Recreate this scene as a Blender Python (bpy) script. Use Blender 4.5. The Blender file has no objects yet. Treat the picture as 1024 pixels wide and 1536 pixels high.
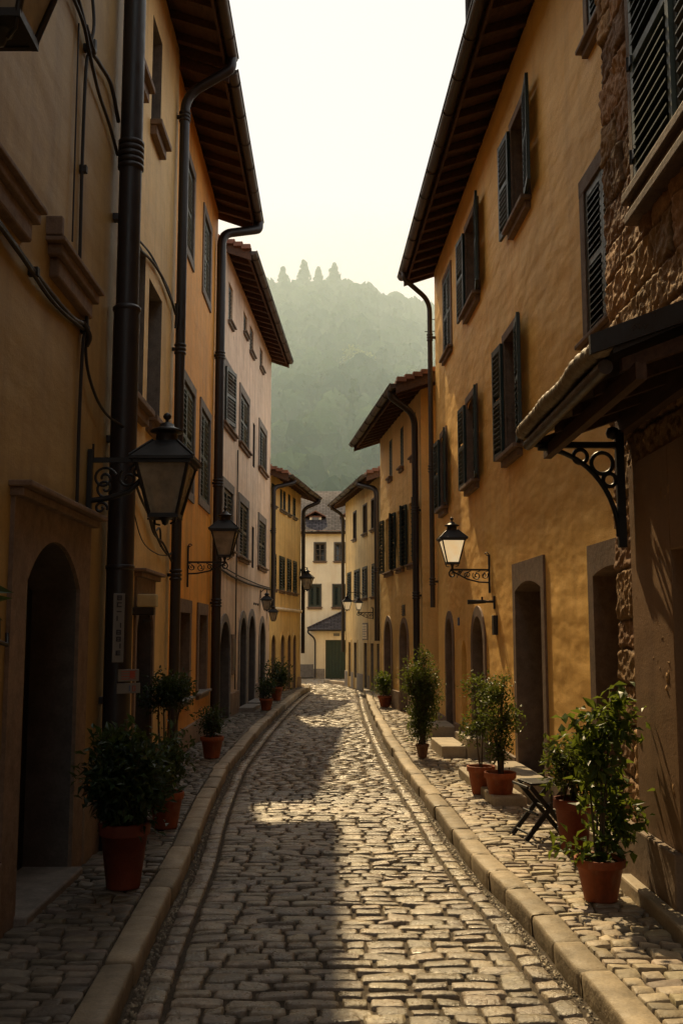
import bpy, bmesh, math, random
import numpy as np
from mathutils import Vector, Matrix, noise
random.seed(7); rng = np.random.default_rng(7)
scene = bpy.context.scene
C = scene.collection
R = math.radians
PI = math.pi

# ------------------------------------------------------------------ light direction
SUN_AZ, SUN_EL = R(-9.8), R(48)          # azimuth from +Y (the street direction), towards +X positive
SUN_DIR = Vector((math.sin(SUN_AZ)*math.cos(SUN_EL), math.cos(SUN_AZ)*math.cos(SUN_EL), math.sin(SUN_EL)))

# ------------------------------------------------------------------ node helpers
class NT:
    def __init__(self, name):
        self.m = bpy.data.materials.new(name); self.m.use_nodes = True
        self.t = self.m.node_tree; self.t.nodes.clear()
        self.out = self.n('ShaderNodeOutputMaterial')
    def n(self, kind, **kw):
        nd = self.t.nodes.new(kind)
        for k, v in kw.items():
            if k in nd.inputs.keys() and not hasattr(nd, k): nd.inputs[k].default_value = v
            else: setattr(nd, k, v)
        return nd
    def l(self, a, b): self.t.links.new(a, b)
    def coord(self, kind='Object', scale=(1, 1, 1), loc=(0, 0, 0)):
        tc = self.n('ShaderNodeTexCoord'); mp = self.n('ShaderNodeMapping')
        mp.inputs['Scale'].default_value = scale; mp.inputs['Location'].default_value = loc
        self.l(tc.outputs[kind], mp.inputs['Vector']); return mp.outputs['Vector']
    def noise(self, vec, scale, detail=4, rough=0.55):
        nd = self.n('ShaderNodeTexNoise'); nd.inputs['Scale'].default_value = scale
        nd.inputs['Detail'].default_value = detail; nd.inputs['Roughness'].default_value = rough
        self.l(vec, nd.inputs['Vector']); return nd.outputs['Fac']
    def ramp(self, fac, stops, interp='LINEAR'):
        r = self.n('ShaderNodeValToRGB'); r.color_ramp.interpolation = interp
        els = r.color_ramp.elements
        while len(els) < len(stops): els.new(0.5)
        for e, (p, c) in zip(els, stops):
            e.position = p; e.color = (c, c, c, 1) if isinstance(c, (int, float)) else (c[0], c[1], c[2], 1)
        self.l(fac, r.inputs['Fac']); return r.outputs['Color']
    def mix(self, fac, a, b, mode='MIX'):
        m = self.n('ShaderNodeMix', data_type='RGBA', blend_type=mode)
        for sock, v in ((m.inputs[0], fac), (m.inputs[6], a), (m.inputs[7], b)):
            if isinstance(v, (int, float)): sock.default_value = v if sock.type == 'VALUE' else (v, v, v, 1)
            elif isinstance(v, tuple): sock.default_value = (v[0], v[1], v[2], 1)
            else: self.l(v, sock)
        return m.outputs[2]
    def math(self, op, a, b=0.0):
        m = self.n('ShaderNodeMath', operation=op)
        for sock, v in ((m.inputs[0], a), (m.inputs[1], b)):
            if isinstance(v, (int, float)): sock.default_value = v
            else: self.l(v, sock)
        return m.outputs[0]
    def bump(self, h, strength, dist, normal=None):
        b = self.n('ShaderNodeBump'); b.inputs['Strength'].default_value = strength; b.inputs['Distance'].default_value = dist
        self.l(h, b.inputs['Height'])
        if normal is not None: self.l(normal, b.inputs['Normal'])
        return b.outputs['Normal']
    def principled(self, color, rough=0.8, metal=0.0, normal=None, spec=0.5):
        p = self.n('ShaderNodeBsdfPrincipled')
        for key, v in (('Base Color', color), ('Roughness', rough), ('Metallic', metal), ('Specular IOR Level', spec)):
            if isinstance(v, (int, float)): p.inputs[key].default_value = v
            elif isinstance(v, tuple): p.inputs[key].default_value = (v[0], v[1], v[2], 1)
            else: self.l(v, p.inputs[key])
        if normal is not None: self.l(normal, p.inputs['Normal'])
        return p.outputs[0]
    def done(self, sh): self.l(sh, self.out.inputs['Surface']); return self.m

def hexc(r, g, b):                         # sRGB 0-255 to linear
    f = lambda c: (c/255/12.92) if c <= 10 else ((c/255+0.055)/1.055)**2.4
    return (f(r), f(g), f(b))

def scl(c, k): return (c[0]*k, c[1]*k, c[2]*k)

def plaster(name, col, stain, damp=0.5, relief=0.5, grain=0.3, wear=0.0, wearcol=(0.2, 0.17, 0.14)):
    t = NT(name); v = t.coord()
    big = t.noise(v, 0.55, 5, 0.6)
    base = t.mix(t.ramp(big, [(0.32, 0.0), (0.68, 1.0)]), scl(col, 0.84), scl(col, 1.1))
    vs = t.coord(scale=(3.2, 3.2, 0.33))
    streak = t.ramp(t.noise(vs, 1.3, 5, 0.62), [(0.47, 0.0), (0.72, 1.0)])
    base = t.mix(t.math('MULTIPLY', streak, 0.62), base, stain)
    blot = t.ramp(t.noise(v, 2.1, 6, 0.68), [(0.5, 0.0), (0.74, 1.0)])
    base = t.mix(t.math('MULTIPLY', blot, 0.5), base, scl(stain, 1.1))
    sp = t.n('ShaderNodeSeparateXYZ'); t.l(v, sp.inputs[0])
    mr = t.n('ShaderNodeMapRange'); mr.inputs['From Min'].default_value = 0.2; mr.inputs['From Max'].default_value = 2.1
    mr.inputs['To Min'].default_value = 1.0; mr.inputs['To Max'].default_value = 0.0
    wob = t.math('ADD', sp.outputs['Z'], t.math('MULTIPLY', t.math('SUBTRACT', t.noise(v, 1.4, 5, 0.6), 0.5), 1.6))
    t.l(wob, mr.inputs['Value'])
    base = t.mix(t.math('MULTIPLY', mr.outputs[0], damp), base, scl(stain, 0.62))
    fine = t.noise(v, 46, 4, 0.6)
    base = t.mix(0.22, base, t.ramp(fine, [(0.3, 0.55), (0.7, 1.3)]), 'MULTIPLY')
    rep = t.ramp(t.noise(t.coord(loc=(7, 3, 5)), 0.62, 9, 0.66), [(0.555, 0.0), (0.575, 1.0)])     # old repairs and flaked coats
    base = t.mix(t.math('MULTIPLY', rep, 0.30), base, scl(stain, 1.35))
    if wear > 0:
        w = t.ramp(t.noise(v, 0.9, 6, 0.62), [(0.66-wear*0.1, 0.0), (0.69-wear*0.1, 1.0)])
        base = t.mix(t.math('MULTIPLY', w, 0.75), base, wearcol)
    und = t.noise(t.coord(scale=(0.42, 1, 1)), 2.9, 2, 0.45)
    mid = t.noise(t.coord(scale=(0.45, 1, 1)), 12, 4, 0.6)
    n1 = t.bump(und, min(relief*.62, 1), 0.12+max(relief-.6, 0)*.10)
    n2 = t.bump(mid, relief*0.55, 0.014, n1)
    n3 = t.bump(fine, 0.35, 0.005, n2)
    n3 = t.bump(t.noise(v, 130, 2, 0.6), min(grain, 1), 0.0045*max(grain, 1)**2, n3)
    return t.done(t.principled(base, 0.62, 0, n3, 0.45))

def stone(name, c1, c2, scale=6, relief=0.5, rough=0.75, attr=False, spec=0.4):
    t = NT(name); v = t.coord()
    n = t.noise(v, scale, 6, 0.65)
    base = t.mix(t.ramp(n, [(0.3, 0.0), (0.7, 1.0)]), c1, c2)
    f = t.noise(v, 70, 3, 0.6)
    base = t.mix(0.3, base, t.ramp(f, [(0.3, 0.5), (0.7, 1.4)]), 'MULTIPLY')
    big = t.noise(v, 0.8, 4, 0.6)
    base = t.mix(0.5, base, t.ramp(big, [(0.3, 0.6), (0.7, 1.25)]), 'MULTIPLY')
    if attr:
        a = t.n('ShaderNodeAttribute'); a.attribute_name = 'tint'
        base = t.mix(1.0, base, a.outputs['Color'], 'MULTIPLY')
    nn = t.bump(t.noise(v, scale*3.2, 5, 0.65), relief, 0.012)
    nn = t.bump(f, relief*0.6, 0.003, nn)
    ro = t.ramp(t.noise(v, scale*1.7, 4, 0.6), [(0.3, rough-0.14), (0.7, rough+0.12)])
    return t.done(t.principled(base, ro, 0, nn, spec))

def paint(name, col, rough=0.5, metal=0.0, wear=0.25, bump=0.15, spec=0.5):
    t = NT(name); v = t.coord()
    n = t.noise(v, 9, 6, 0.7)
    base = t.mix(t.ramp(n, [(0.35, 0.0), (0.75, 1.0)]), scl(col, 1-wear), scl(col, 1+wear))
    vs = t.coord(scale=(14, 14, 1.0))
    base = t.mix(t.math('MULTIPLY', t.ramp(t.noise(vs, 2.0, 4, 0.6), [(0.5, 0.0), (0.8, 1.0)]), wear), base, scl(col, 0.45))
    ro = t.ramp(n, [(0.3, max(rough-0.12, 0.05)), (0.75, min(rough+0.15, 1))])
    nn = t.bump(t.noise(v, 60, 3, 0.6), bump, 0.003)
    return t.done(t.principled(base, ro, metal, nn, spec))

def wood(name, c1, c2, axis_scale=(1, 1, 1), rough=0.7):
    t = NT(name); v = t.coord(scale=axis_scale)
    n = t.noise(v, 5, 6, 0.7)
    base = t.mix(t.ramp(n, [(0.3, 0.0), (0.7, 1.0)]), c1, c2)
    return t.done(t.principled(base, rough, 0, t.bump(n, 0.4, 0.01), 0.3))

def foliage(name, dark, light, transl=0.35, spec=0.4):
    t = NT(name)
    a = t.n('ShaderNodeAttribute'); a.attribute_name = 'tint'
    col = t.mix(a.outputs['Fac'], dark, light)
    p = t.principled(col, 0.42 if spec else 0.9, 0, None, spec)
    tr = t.n('ShaderNodeBsdfTranslucent'); t.l(t.mix(0.5, col, (0.30, 0.34, 0.03), 'MIX'), tr.inputs['Color'])
    ms = t.n('ShaderNodeMixShader'); ms.inputs[0].default_value = transl
    t.l(p, ms.inputs[1]); t.l(tr.outputs[0], ms.inputs[2])
    return t.done(ms.outputs[0])

def roof_tiles(name, c1, c2, bw=0.22, bh=0.18, spec=0.3):
    t = NT(name); tc = t.n('ShaderNodeTexCoord')
    br = t.n('ShaderNodeTexBrick'); br.offset = 0.5
    br.inputs['Scale'].default_value = 1.0; br.inputs['Brick Width'].default_value = bw; br.inputs['Row Height'].default_value = bh
    br.inputs['Mortar Size'].default_value = 0.012; br.inputs['Color1'].default_value = (*c1, 1); br.inputs['Color2'].default_value = (*c2, 1)
    br.inputs['Mortar'].default_value = (*scl(c1, 0.3), 1); br.inputs['Bias'].default_value = 0.1
    t.l(tc.outputs['Object'], br.inputs['Vector'])
    v = t.coord()
    base = t.mix(0.7, br.outputs['Color'], t.ramp(t.noise(v, 1.6, 5, 0.7), [(0.3, 0.45), (0.7, 1.35)]), 'MULTIPLY')
    nn = t.bump(br.outputs['Fac'], 0.8, -0.02)
    nn = t.bump(t.noise(v, 12, 4, 0.6), 0.5, 0.02, nn)
    return t.done(t.principled(base, 0.8, 0, nn, spec))

class M: pass
M.pl_tan    = plaster('plaster_grey_tan', (0.41, 0.275, 0.1), (0.21, 0.13, 0.05), 0.8, 0.35)
M.pl_cream  = plaster('plaster_cream', (0.82, 0.56, 0.225), (0.44, 0.29, 0.12), 0.5, 0.35)
M.pl_orange = plaster('plaster_orange', (0.92, 0.42, 0.055), (0.44, 0.19, 0.04), 0.45, 0.3)
M.pl_peel   = plaster('plaster_peeling_pink', (0.82, 0.63, 0.47), (0.36, 0.25, 0.17), 0.6, 0.35, 0.3, 0.3, (0.34, 0.25, 0.18))
M.pl_yellow = plaster('plaster_yellow', (0.90, 0.64, 0.25), (0.47, 0.30, 0.11), 0.5, 0.3)
M.pl_far    = plaster('plaster_pale_cream', (0.90, 0.80, 0.60), (0.66, 0.53, 0.35), 0.4, 0.2)
M.pl_ochre  = plaster('plaster_ochre', (0.95, 0.565, 0.155), (0.70, 0.385, 0.10), 0.3, 0.85, 1.0)
M.pl_amber  = plaster('plaster_amber', (0.94, 0.63, 0.23), (0.64, 0.39, 0.13), 0.45, 0.8, 1.0)
M.pl_olive  = plaster('plaster_olive_cream', (0.86, 0.68, 0.34), (0.4, 0.28, 0.12), 0.5, 0.35)
M.pl_brown  = plaster('plaster_brown', (0.30, 0.175, 0.09), (0.18, 0.10, 0.055), 0.5, 0.2)
M.st_brown  = stone('stone_brown_trim', (0.15, 0.10, 0.07), (0.25, 0.17, 0.12), 9, 0.4)
M.st_grey   = stone('stone_grey_trim', (0.16, 0.14, 0.125), (0.27, 0.24, 0.21), 8, 0.4)
M.st_dark   = stone('stone_dark_reveal', (0.07, 0.06, 0.055), (0.12, 0.10, 0.09), 6, 0.3)
M.plinth    = stone('plinth_stone', (0.17, 0.12, 0.085), (0.28, 0.20, 0.14), 5, 0.5)
M.rubble    = stone('rubble_stone', (0.26, 0.145, 0.07), (0.52, 0.31, 0.16), 6, 1.0, 0.8, True)
M.cobble    = stone('cobble_stone', (0.135, 0.112, 0.084), (0.36, 0.29, 0.20), 11, 1.0, 0.34, True, 0.9)
M.paver     = stone('pavement_stone', (0.22, 0.18, 0.13), (0.46, 0.375, 0.26), 9, 0.55, 0.6, True, 0.45)
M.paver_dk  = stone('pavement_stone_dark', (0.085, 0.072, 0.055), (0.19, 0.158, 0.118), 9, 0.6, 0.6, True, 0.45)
M.kerb      = stone('kerb_stone', (0.22, 0.18, 0.125), (0.42, 0.34, 0.235), 5, 0.8, 0.65, True, 0.4)
M.step      = stone('doorstep_stone', (0.28, 0.23, 0.165), (0.46, 0.38, 0.27), 4, 0.5, 0.65)
M.rubble_p  = stone('rubble_stone_plain', (0.26, 0.145, 0.07), (0.52, 0.31, 0.16), 6, 1.0, 0.8)
M.dirt      = stone('joint_dirt', (0.040, 0.030, 0.019), (0.10, 0.072, 0.045), 26, 1.0, 0.9)
M.earth     = stone('earth', (0.05, 0.045, 0.03), (0.1, 0.09, 0.06), 2, 0.6, 0.9)
M.iron      = paint('black_iron', (0.012, 0.012, 0.014), 0.45, 0.0, 0.35, 0.25)
M.pipe      = paint('dark_pipe_metal', (0.020, 0.016, 0.018), 0.42, 0.0, 0.3, 0.2)
M.gutter    = paint('aged_gutter_metal', (0.055, 0.038, 0.027), 0.45, 0.0, 0.4, 0.25)
M.shutter   = paint('shutter_dark_green', (0.016, 0.032, 0.028), 0.5, 0.0, 0.3)
M.shutter_g = paint('shutter_grey_green', (0.10, 0.13, 0.108), 0.55, 0.0, 0.3)
M.shutter_s = paint('shutter_slate', (0.05, 0.066, 0.062), 0.45, 0.0, 0.3)
M.shutter_l = paint('shutter_light_slats', (0.20, 0.23, 0.18), 0.55, 0.0, 0.25)
M.frame     = paint('window_frame_brown', (0.07, 0.052, 0.04), 0.5, 0.0, 0.3)
M.frame_g   = paint('window_frame_grey', (0.11, 0.10, 0.085), 0.6, 0.0, 0.25)
M.door      = paint('door_dark', (0.012, 0.013, 0.012), 0.5, 0.0, 0.4)
M.door_g    = paint('door_green', (0.014, 0.035, 0.026), 0.5, 0.0, 0.3)
M.rafter    = wood('rafter_wood', (0.055, 0.030, 0.020), (0.125, 0.068, 0.042), (1, 6, 6))
M.soffit    = wood('soffit_boards', (0.07, 0.042, 0.03), (0.15, 0.085, 0.055), (0.6, 4, 4))
M.tile      = roof_tiles('roof_terracotta', (0.20, 0.085, 0.05), (0.30, 0.13, 0.075))
M.tile_e    = stone('terracotta_tile_edge', (0.16, 0.075, 0.05), (0.28, 0.13, 0.085), 6, 0.5)
M.slate     = roof_tiles('roof_slate', (0.055, 0.048, 0.05), (0.10, 0.085, 0.085), 0.26, 0.15, 0.05)
def potclay():
    t = NT('terracotta_pot'); v = t.coord(); n = t.noise(v, 6, 6, 0.7)
    base = t.mix(t.ramp(n, [(0.3, 0.0), (0.7, 1.0)]), (0.22, 0.048, 0.017), (0.37, 0.10, 0.035))
    base = t.mix(t.math('MULTIPLY', t.ramp(t.noise(t.coord(scale=(7, 7, 2)), 1.6, 6, 0.7), [(0.52, 0.0), (0.75, 1.0)]), 0.5), base, (0.36, 0.24, 0.17))
    base = t.mix(t.math('MULTIPLY', t.ramp(t.noise(t.coord(scale=(5, 5, 3), loc=(3, 1, 2)), 1.3, 5, 0.7), [(0.55, 0.0), (0.75, 1.0)]), 0.6), base, (0.07, 0.035, 0.02))
    return t.done(t.principled(base, 0.65, 0, t.bump(t.noise(v, 60, 4, 0.6), 0.3, 0.003), 0.35))
M.terracotta= potclay()
M.terra_red = stone('terracotta_pot_deep_red', (0.13, 0.026, 0.012), (0.20, 0.045, 0.02), 5, 0.3, 0.65)
M.terra_dk  = stone('terracotta_pot_brown', (0.12, 0.055, 0.03), (0.18, 0.085, 0.05), 5, 0.3, 0.7)
M.soil      = stone('potting_soil', (0.03, 0.02, 0.013), (0.06, 0.04, 0.025), 30, 1.0, 0.95)
M.bark      = wood('bark', (0.05, 0.035, 0.022), (0.11, 0.08, 0.05), (4, 4, 1))
M.brick     = roof_tiles('chimney_brick', (0.24, 0.07, 0.05), (0.33, 0.12, 0.08), 0.2, 0.07)
M.sign      = paint('white_enamel', (0.17, 0.17, 0.168), 0.4, 0.0, 0.12)
M.sign_ink  = paint('sign_dark_ink', (0.03, 0.03, 0.045), 0.6, 0.0, 0.1)
M.sign_red  = paint('sign_red_ink', (0.35, 0.07, 0.05), 0.6, 0.0, 0.1)
M.sign_blue = paint('sign_blue', (0.05, 0.09, 0.2), 0.5, 0.0, 0.1)
M.cable     = paint('cable_rubber', (0.02, 0.017, 0.016), 0.6, 0.0, 0.2)
M.tan_box   = paint('ivory_plastic', (0.45, 0.38, 0.22), 0.5, 0.0, 0.15)
M.black_roof= paint('painted_black_sheet', (0.012, 0.014, 0.018), 0.35, 0.0, 0.3, 0.3)
M.roll      = stone('weathered_tile_roll', (0.22, 0.17, 0.12), (0.36, 0.29, 0.2), 9, 0.5, 0.6)
M.leaf_dk   = foliage('leaf_dark', (0.008, 0.022, 0.010), (0.030, 0.070, 0.022), 0.22)
M.leaf_md   = foliage('leaf_mid', (0.018, 0.040, 0.012), (0.085, 0.12, 0.025), 0.38)
M.leaf_lt   = foliage('leaf_light', (0.018, 0.048, 0.011), (0.085, 0.145, 0.022), 0.42)
M.leaf_wood = foliage('leaf_woodland', (0.006, 0.020, 0.013), (0.060, 0.090, 0.036), 0.08, 0.0)
M.leaf_pale = foliage('leaf_woodland_pale', (0.05, 0.08, 0.03), (0.20, 0.21, 0.075), 0.2, 0.0)
M.leaf_con  = foliage('needle_dark', (0.008, 0.020, 0.013), (0.030, 0.048, 0.026), 0.08, 0.0)

def glass_pane():
    t = NT('window_glass_dark'); v = t.coord()
    n = t.noise(v, 1.7, 2, 0.5)
    c = t.mix(t.ramp(n, [(0.4, 0.0), (0.7, 1.0)]), (0.010, 0.012, 0.013), (0.035, 0.038, 0.038))
    return t.done(t.principled(c, 0.06, 0, t.bump(n, 0.12, 0.02), 0.6))
M.pane = glass_pane()
def lantern_glass(name, lit):
    t = NT(name); v = t.coord()
    n = t.ramp(t.noise(v, 8, 4, 0.6), [(0.3, 0.0), (0.75, 1.0)])
    if lit:
        e = t.n('ShaderNodeEmission'); t.l(t.mix(n, (1.0, 0.66, 0.30), (1.0, 0.80, 0.48)), e.inputs['Color']); e.inputs['Strength'].default_value = lit
        b = t.principled((0.6, 0.5, 0.35), 0.3)
        ms = t.n('ShaderNodeAddShader'); t.l(b, ms.inputs[0]); t.l(e.outputs[0], ms.inputs[1])
        return t.done(ms.outputs[0])
    tr = t.n('ShaderNodeBsdfTransparent'); tr.inputs['Color'].default_value = (0.75, 0.7, 0.62, 1)
    b = t.principled(t.mix(n, (0.30, 0.26, 0.20), (0.46, 0.40, 0.31)), 0.25)
    ms = t.n('ShaderNodeMixShader'); t.l(t.math('ADD', t.math('MULTIPLY', n, 0.25), 0.6), ms.inputs[0])
    t.l(tr.outputs[0], ms.inputs[1]); t.l(b, ms.inputs[2])
    return t.done(ms.outputs[0])
M.lglass = lantern_glass('lantern_glass_dusty', 0)
M.lglass_lit = lantern_glass('lantern_glass_lit', 0.6)
M.lglass_dim = lantern_glass('lantern_glass_dimly_lit', 0.38)
def emis(name, col, s):
    t = NT(name); e = t.n('ShaderNodeEmission'); e.inputs['Color'].default_value = (*col, 1); e.inputs['Strength'].default_value = s
    return t.done(e.outputs[0])
M.bulb_lit = emis('bulb_glow', (1.0, 0.72, 0.36), 14.0)
M.bulb = paint('bulb_glass', (0.5, 0.48, 0.42), 0.2, 0.0, 0.1)

# ------------------------------------------------------------------ object helpers
def tag(o, label=None, cat=None, group=None, kind=None):
    if label: o['label'] = label
    if cat: o['category'] = cat
    if group: o['group'] = group
    if kind: o['kind'] = kind
    return o
def empty(name, loc=(0, 0, 0), rz=0.0, label=None, cat=None, group=None):
    o = bpy.data.objects.new(name, None); C.objects.link(o); o.location = loc; o.rotation_euler = (0, 0, rz)
    o.empty_display_size = 0.2
    return tag(o, label, cat, group)

class MB:
    """collects shapes into one mesh"""
    def __init__(self): self.v = []; self.f = []; self.mi = []; self.sm = []; self.X = Matrix.Identity(4); self.mats = []
    def mat(self, m):
        if m not in self.mats: self.mats.append(m)
        return self.mats.index(m)
    def add(self, vs, fs, m=None, smooth=False):
        b = len(self.v); k = self.mat(m) if m else 0
        self.v += [tuple(self.X @ Vector(p)) for p in vs]
        for f in fs: self.f.append(tuple(b+i for i in f)); self.mi.append(k); self.sm.append(smooth)
    def quad(self, a, b, c, d, m=None): self.add([a, b, c, d], [(0, 1, 2, 3)], m)
    def box(self, x0, x1, y0, y1, z0, z1, m=None, ch=0.0):
        if x0 > x1: x0, x1 = x1, x0
        if y0 > y1: y0, y1 = y1, y0
        if z0 > z1: z0, z1 = z1, z0
        if ch <= 0:
            vs = [(x, y, z) for z in (z0, z1) for y in (y0, y1) for x in (x0, x1)]
            self.add(vs, [(0, 2, 3, 1), (4, 5, 7, 6), (0, 1, 5, 4), (2, 6, 7, 3), (0, 4, 6, 2), (1, 3, 7, 5)], m); return
        bm = bmesh.new(); bmesh.ops.create_cube(bm, size=1)
        for w in bm.verts: w.co = Vector((x0+(w.co.x+.5)*(x1-x0), y0+(w.co.y+.5)*(y1-y0), z0+(w.co.z+.5)*(z1-z0)))
        bmesh.ops.bevel(bm, geom=bm.edges[:], offset=ch, segments=2, affect='EDGES', profile=0.5)
        bm.verts.index_update()
        self.add([tuple(w.co) for w in bm.verts], [[w.index for w in f.verts] for f in bm.faces], m); bm.free()
    def tube(self, pts, r, n=8, m=None, cap=True, smooth=True):
        pts = [Vector(p) for p in pts]; rs = r if isinstance(r, (list, tuple)) else [r]*len(pts)
        vs = []; fs = []; up = None
        for i, p in enumerate(pts):
            d = (pts[min(i+1, len(pts)-1)]-pts[max(i-1, 0)])
            if d.length < 1e-9: d = Vector((0, 0, 1))
            d.normalize()
            if up is None: up = d.orthogonal().normalized()
            else:
                up = up-d*up.dot(d)
                up = d.orthogonal().normalized() if up.length < 1e-6 else up.normalized()
            w = d.cross(up)
            for k in range(n):
                a = 2*PI*k/n; vs.append(tuple(p+(up*math.cos(a)+w*math.sin(a))*rs[i]))
        for i in range(len(pts)-1):
            for k in range(n):
                fs.append((i*n+k, i*n+(k+1) % n, (i+1)*n+(k+1) % n, (i+1)*n+k))
        self.add(vs, fs, m, smooth)
        if cap:
            self.add(vs[:n], [tuple(range(n-1, -1, -1))], m); self.add(vs[-n:], [tuple(range(n))], m)
    def lathe(self, prof, c=(0, 0, 0), n=24, m=None, smooth=True, axis='z'):
        vs = []; fs = []
        for (r, z) in prof:
            for k in range(n):
                a = 2*PI*k/n; vs.append((c[0]+r*math.cos(a), c[1]+r*math.sin(a), c[2]+z))
        for i in range(len(prof)-1):
            for k in range(n): fs.append((i*n+k, i*n+(k+1) % n, (i+1)*n+(k+1) % n, (i+1)*n+k))
        self.add(vs, fs, m, smooth)
    def build(self, name, m=None, parent=None, label=None):
        me = bpy.data.meshes.new(name); me.from_pydata(self.v, [], self.f)
        if m is not None and not self.mats: self.mats = [m]
        for k in self.mats: me.materials.append(k)
        me.polygons.foreach_set('material_index', self.mi); me.polygons.foreach_set('use_smooth', self.sm)
        me.update()
        o = bpy.data.objects.new(name, me); C.objects.link(o)
        if parent: o.parent = parent
        if label: o['label'] = label
        return o

def np_mesh(name, V, F, m, parent=None, tint=None, smooth=False):
    """V (n,3), F (m,4) quads"""
    me = bpy.data.meshes.new(name); k = F.shape[1]
    me.vertices.add(len(V)); me.vertices.foreach_set('co', V.astype(np.float32).ravel())
    me.loops.add(F.size); me.loops.foreach_set('vertex_index', F.astype(np.int32).ravel())
    me.polygons.add(len(F)); me.polygons.foreach_set('loop_start', np.arange(0, F.size, k, dtype=np.int32))
    me.polygons.foreach_set('use_smooth', np.full(len(F), smooth))
    if tint is not None:
        at = me.attributes.new('tint', 'FLOAT_COLOR', 'POINT')
        t = tint if tint.ndim == 2 else np.repeat(tint[:, None], 3, 1)
        at.data.foreach_set('color', np.concatenate([t, np.ones((len(V), 1))], 1).astype(np.float32).ravel())
    me.update(calc_edges=True); me.validate()
    for mm in (m if isinstance(m, list) else [m]): me.materials.append(mm)
    o = bpy.data.objects.new(name, me); C.objects.link(o)
    if parent: o.parent = parent
    return o

def fillet(pts, r, n=5):
    pts = [Vector(p) for p in pts]; out = [pts[0]]
    for i in range(1, len(pts)-1):
        a, b, c = pts[i-1], pts[i], pts[i+1]
        ra = min(r, (a-b).length*.45, (c-b).length*.45)
        p = b+(a-b).normalized()*ra; q = b+(c-b).normalized()*ra
        for k in range(n+1):
            t = k/n; out.append(p*(1-t)**2+b*2*t*(1-t)+q*t*t)
    out.append(pts[-1]); return out

def steps(h, boxes, m):
    for bx in boxes:
        mb = MB(); mb.box(*bx, m, .014); mb.build('doorstep', m, h.root)
# ------------------------------------------------------------------ houses
class House:
    """local frame: x along the facade, street on the -y side, z up"""
    def __init__(self, A, B, name, label, cat='house', group='houses along the lane'):
        self.L = math.hypot(B[0]-A[0], B[1]-A[1]); self.rz = math.atan2(B[1]-A[1], B[0]-A[0])
        self.A = A; self.root = empty(name, (A[0], A[1], 0), self.rz, label, cat, group); self.holes = []; self.doors = []; self.x0 = 0
    def world(self, s, y, z):
        c, k = math.cos(self.rz), math.sin(self.rz)
        return (self.A[0]+s*c-y*k, self.A[1]+s*k+y*c, z)

def arch_pts(s0, s1, zs, rise, n=14):
    w = (s1-s0)/2; c = (s0+s1)/2
    if rise >= w*0.98: return [(c-w*math.cos(PI*k/n), zs+rise*math.sin(PI*k/n)) for k in range(n+1)]
    Rr = (w*w+rise*rise)/(2*rise); a = math.asin(w/Rr)
    return [(c+Rr*math.sin(-a+2*a*k/n), zs+rise-Rr+Rr*math.cos(-a+2*a*k/n)) for k in range(n+1)]

def slats_leaf(mb, w, h, m, pitch=0.055, st=0.055, th=0.035, slat_m=None):
    """a louvred shutter leaf standing on x 0..w, z 0..h"""
    t = th/2
    mb.box(0, st, -t, t, 0, h, m); mb.box(w-st, w, -t, t, 0, h, m)
    mb.box(st, w-st, -t*.94, t*.94, 0, st*1.3, m); mb.box(st, w-st, -t*.94, t*.94, h-st*1.2, h, m)
    mid = h*0.5 if h > 1.0 else None
    if mid: mb.box(st, w-st, -t*.94, t*.94, mid-st*.5, mid+st*.5, m)
    z = st*1.3+pitch*.6; a = R(38)
    while z < h-st*1.2-pitch*.3:
        if not (mid and abs(z-mid) < st*.5+pitch*.35):
            dy = math.cos(a)*pitch*.52; dz = math.sin(a)*pitch*.52; k = 0.005
            x0, x1 = st*.9, w-st*.9
            mb.add([(x0, -dy, z-dz), (x1, -dy, z-dz), (x1, dy, z+dz), (x0, dy, z+dz),
                    (x0, -dy, z-dz+2*k), (x1, -dy, z-dz+2*k), (x1, dy, z+dz+2*k), (x0, dy, z+dz+2*k)],
                   [(0, 3, 2, 1), (4, 5, 6, 7), (0, 1, 5, 4), (3, 7, 6, 2)], slat_m or m)
        z += pitch

def shutter(parent, hs, hy, z0, w, h, theta, m, pitch, label=None, slat_m=None, hinges=False):
    mb = MB(); mb.X = Matrix.Translation((hs, hy, z0)) @ Matrix.Rotation(theta, 4, 'Z')
    slats_leaf(mb, w, h, m, pitch, slat_m=slat_m)
    if hinges:
        for z in (h*.12, h*.5, h*.86):
            mb.box(-.03, .05, -.03, .03, z-.03, z+.03, M.iron); mb.tube([(-.01, -.028, z-.045), (-.01, -.028, z+.045)], .012, 6, M.iron)
    return mb.build('shutter', m, parent, label)

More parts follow.
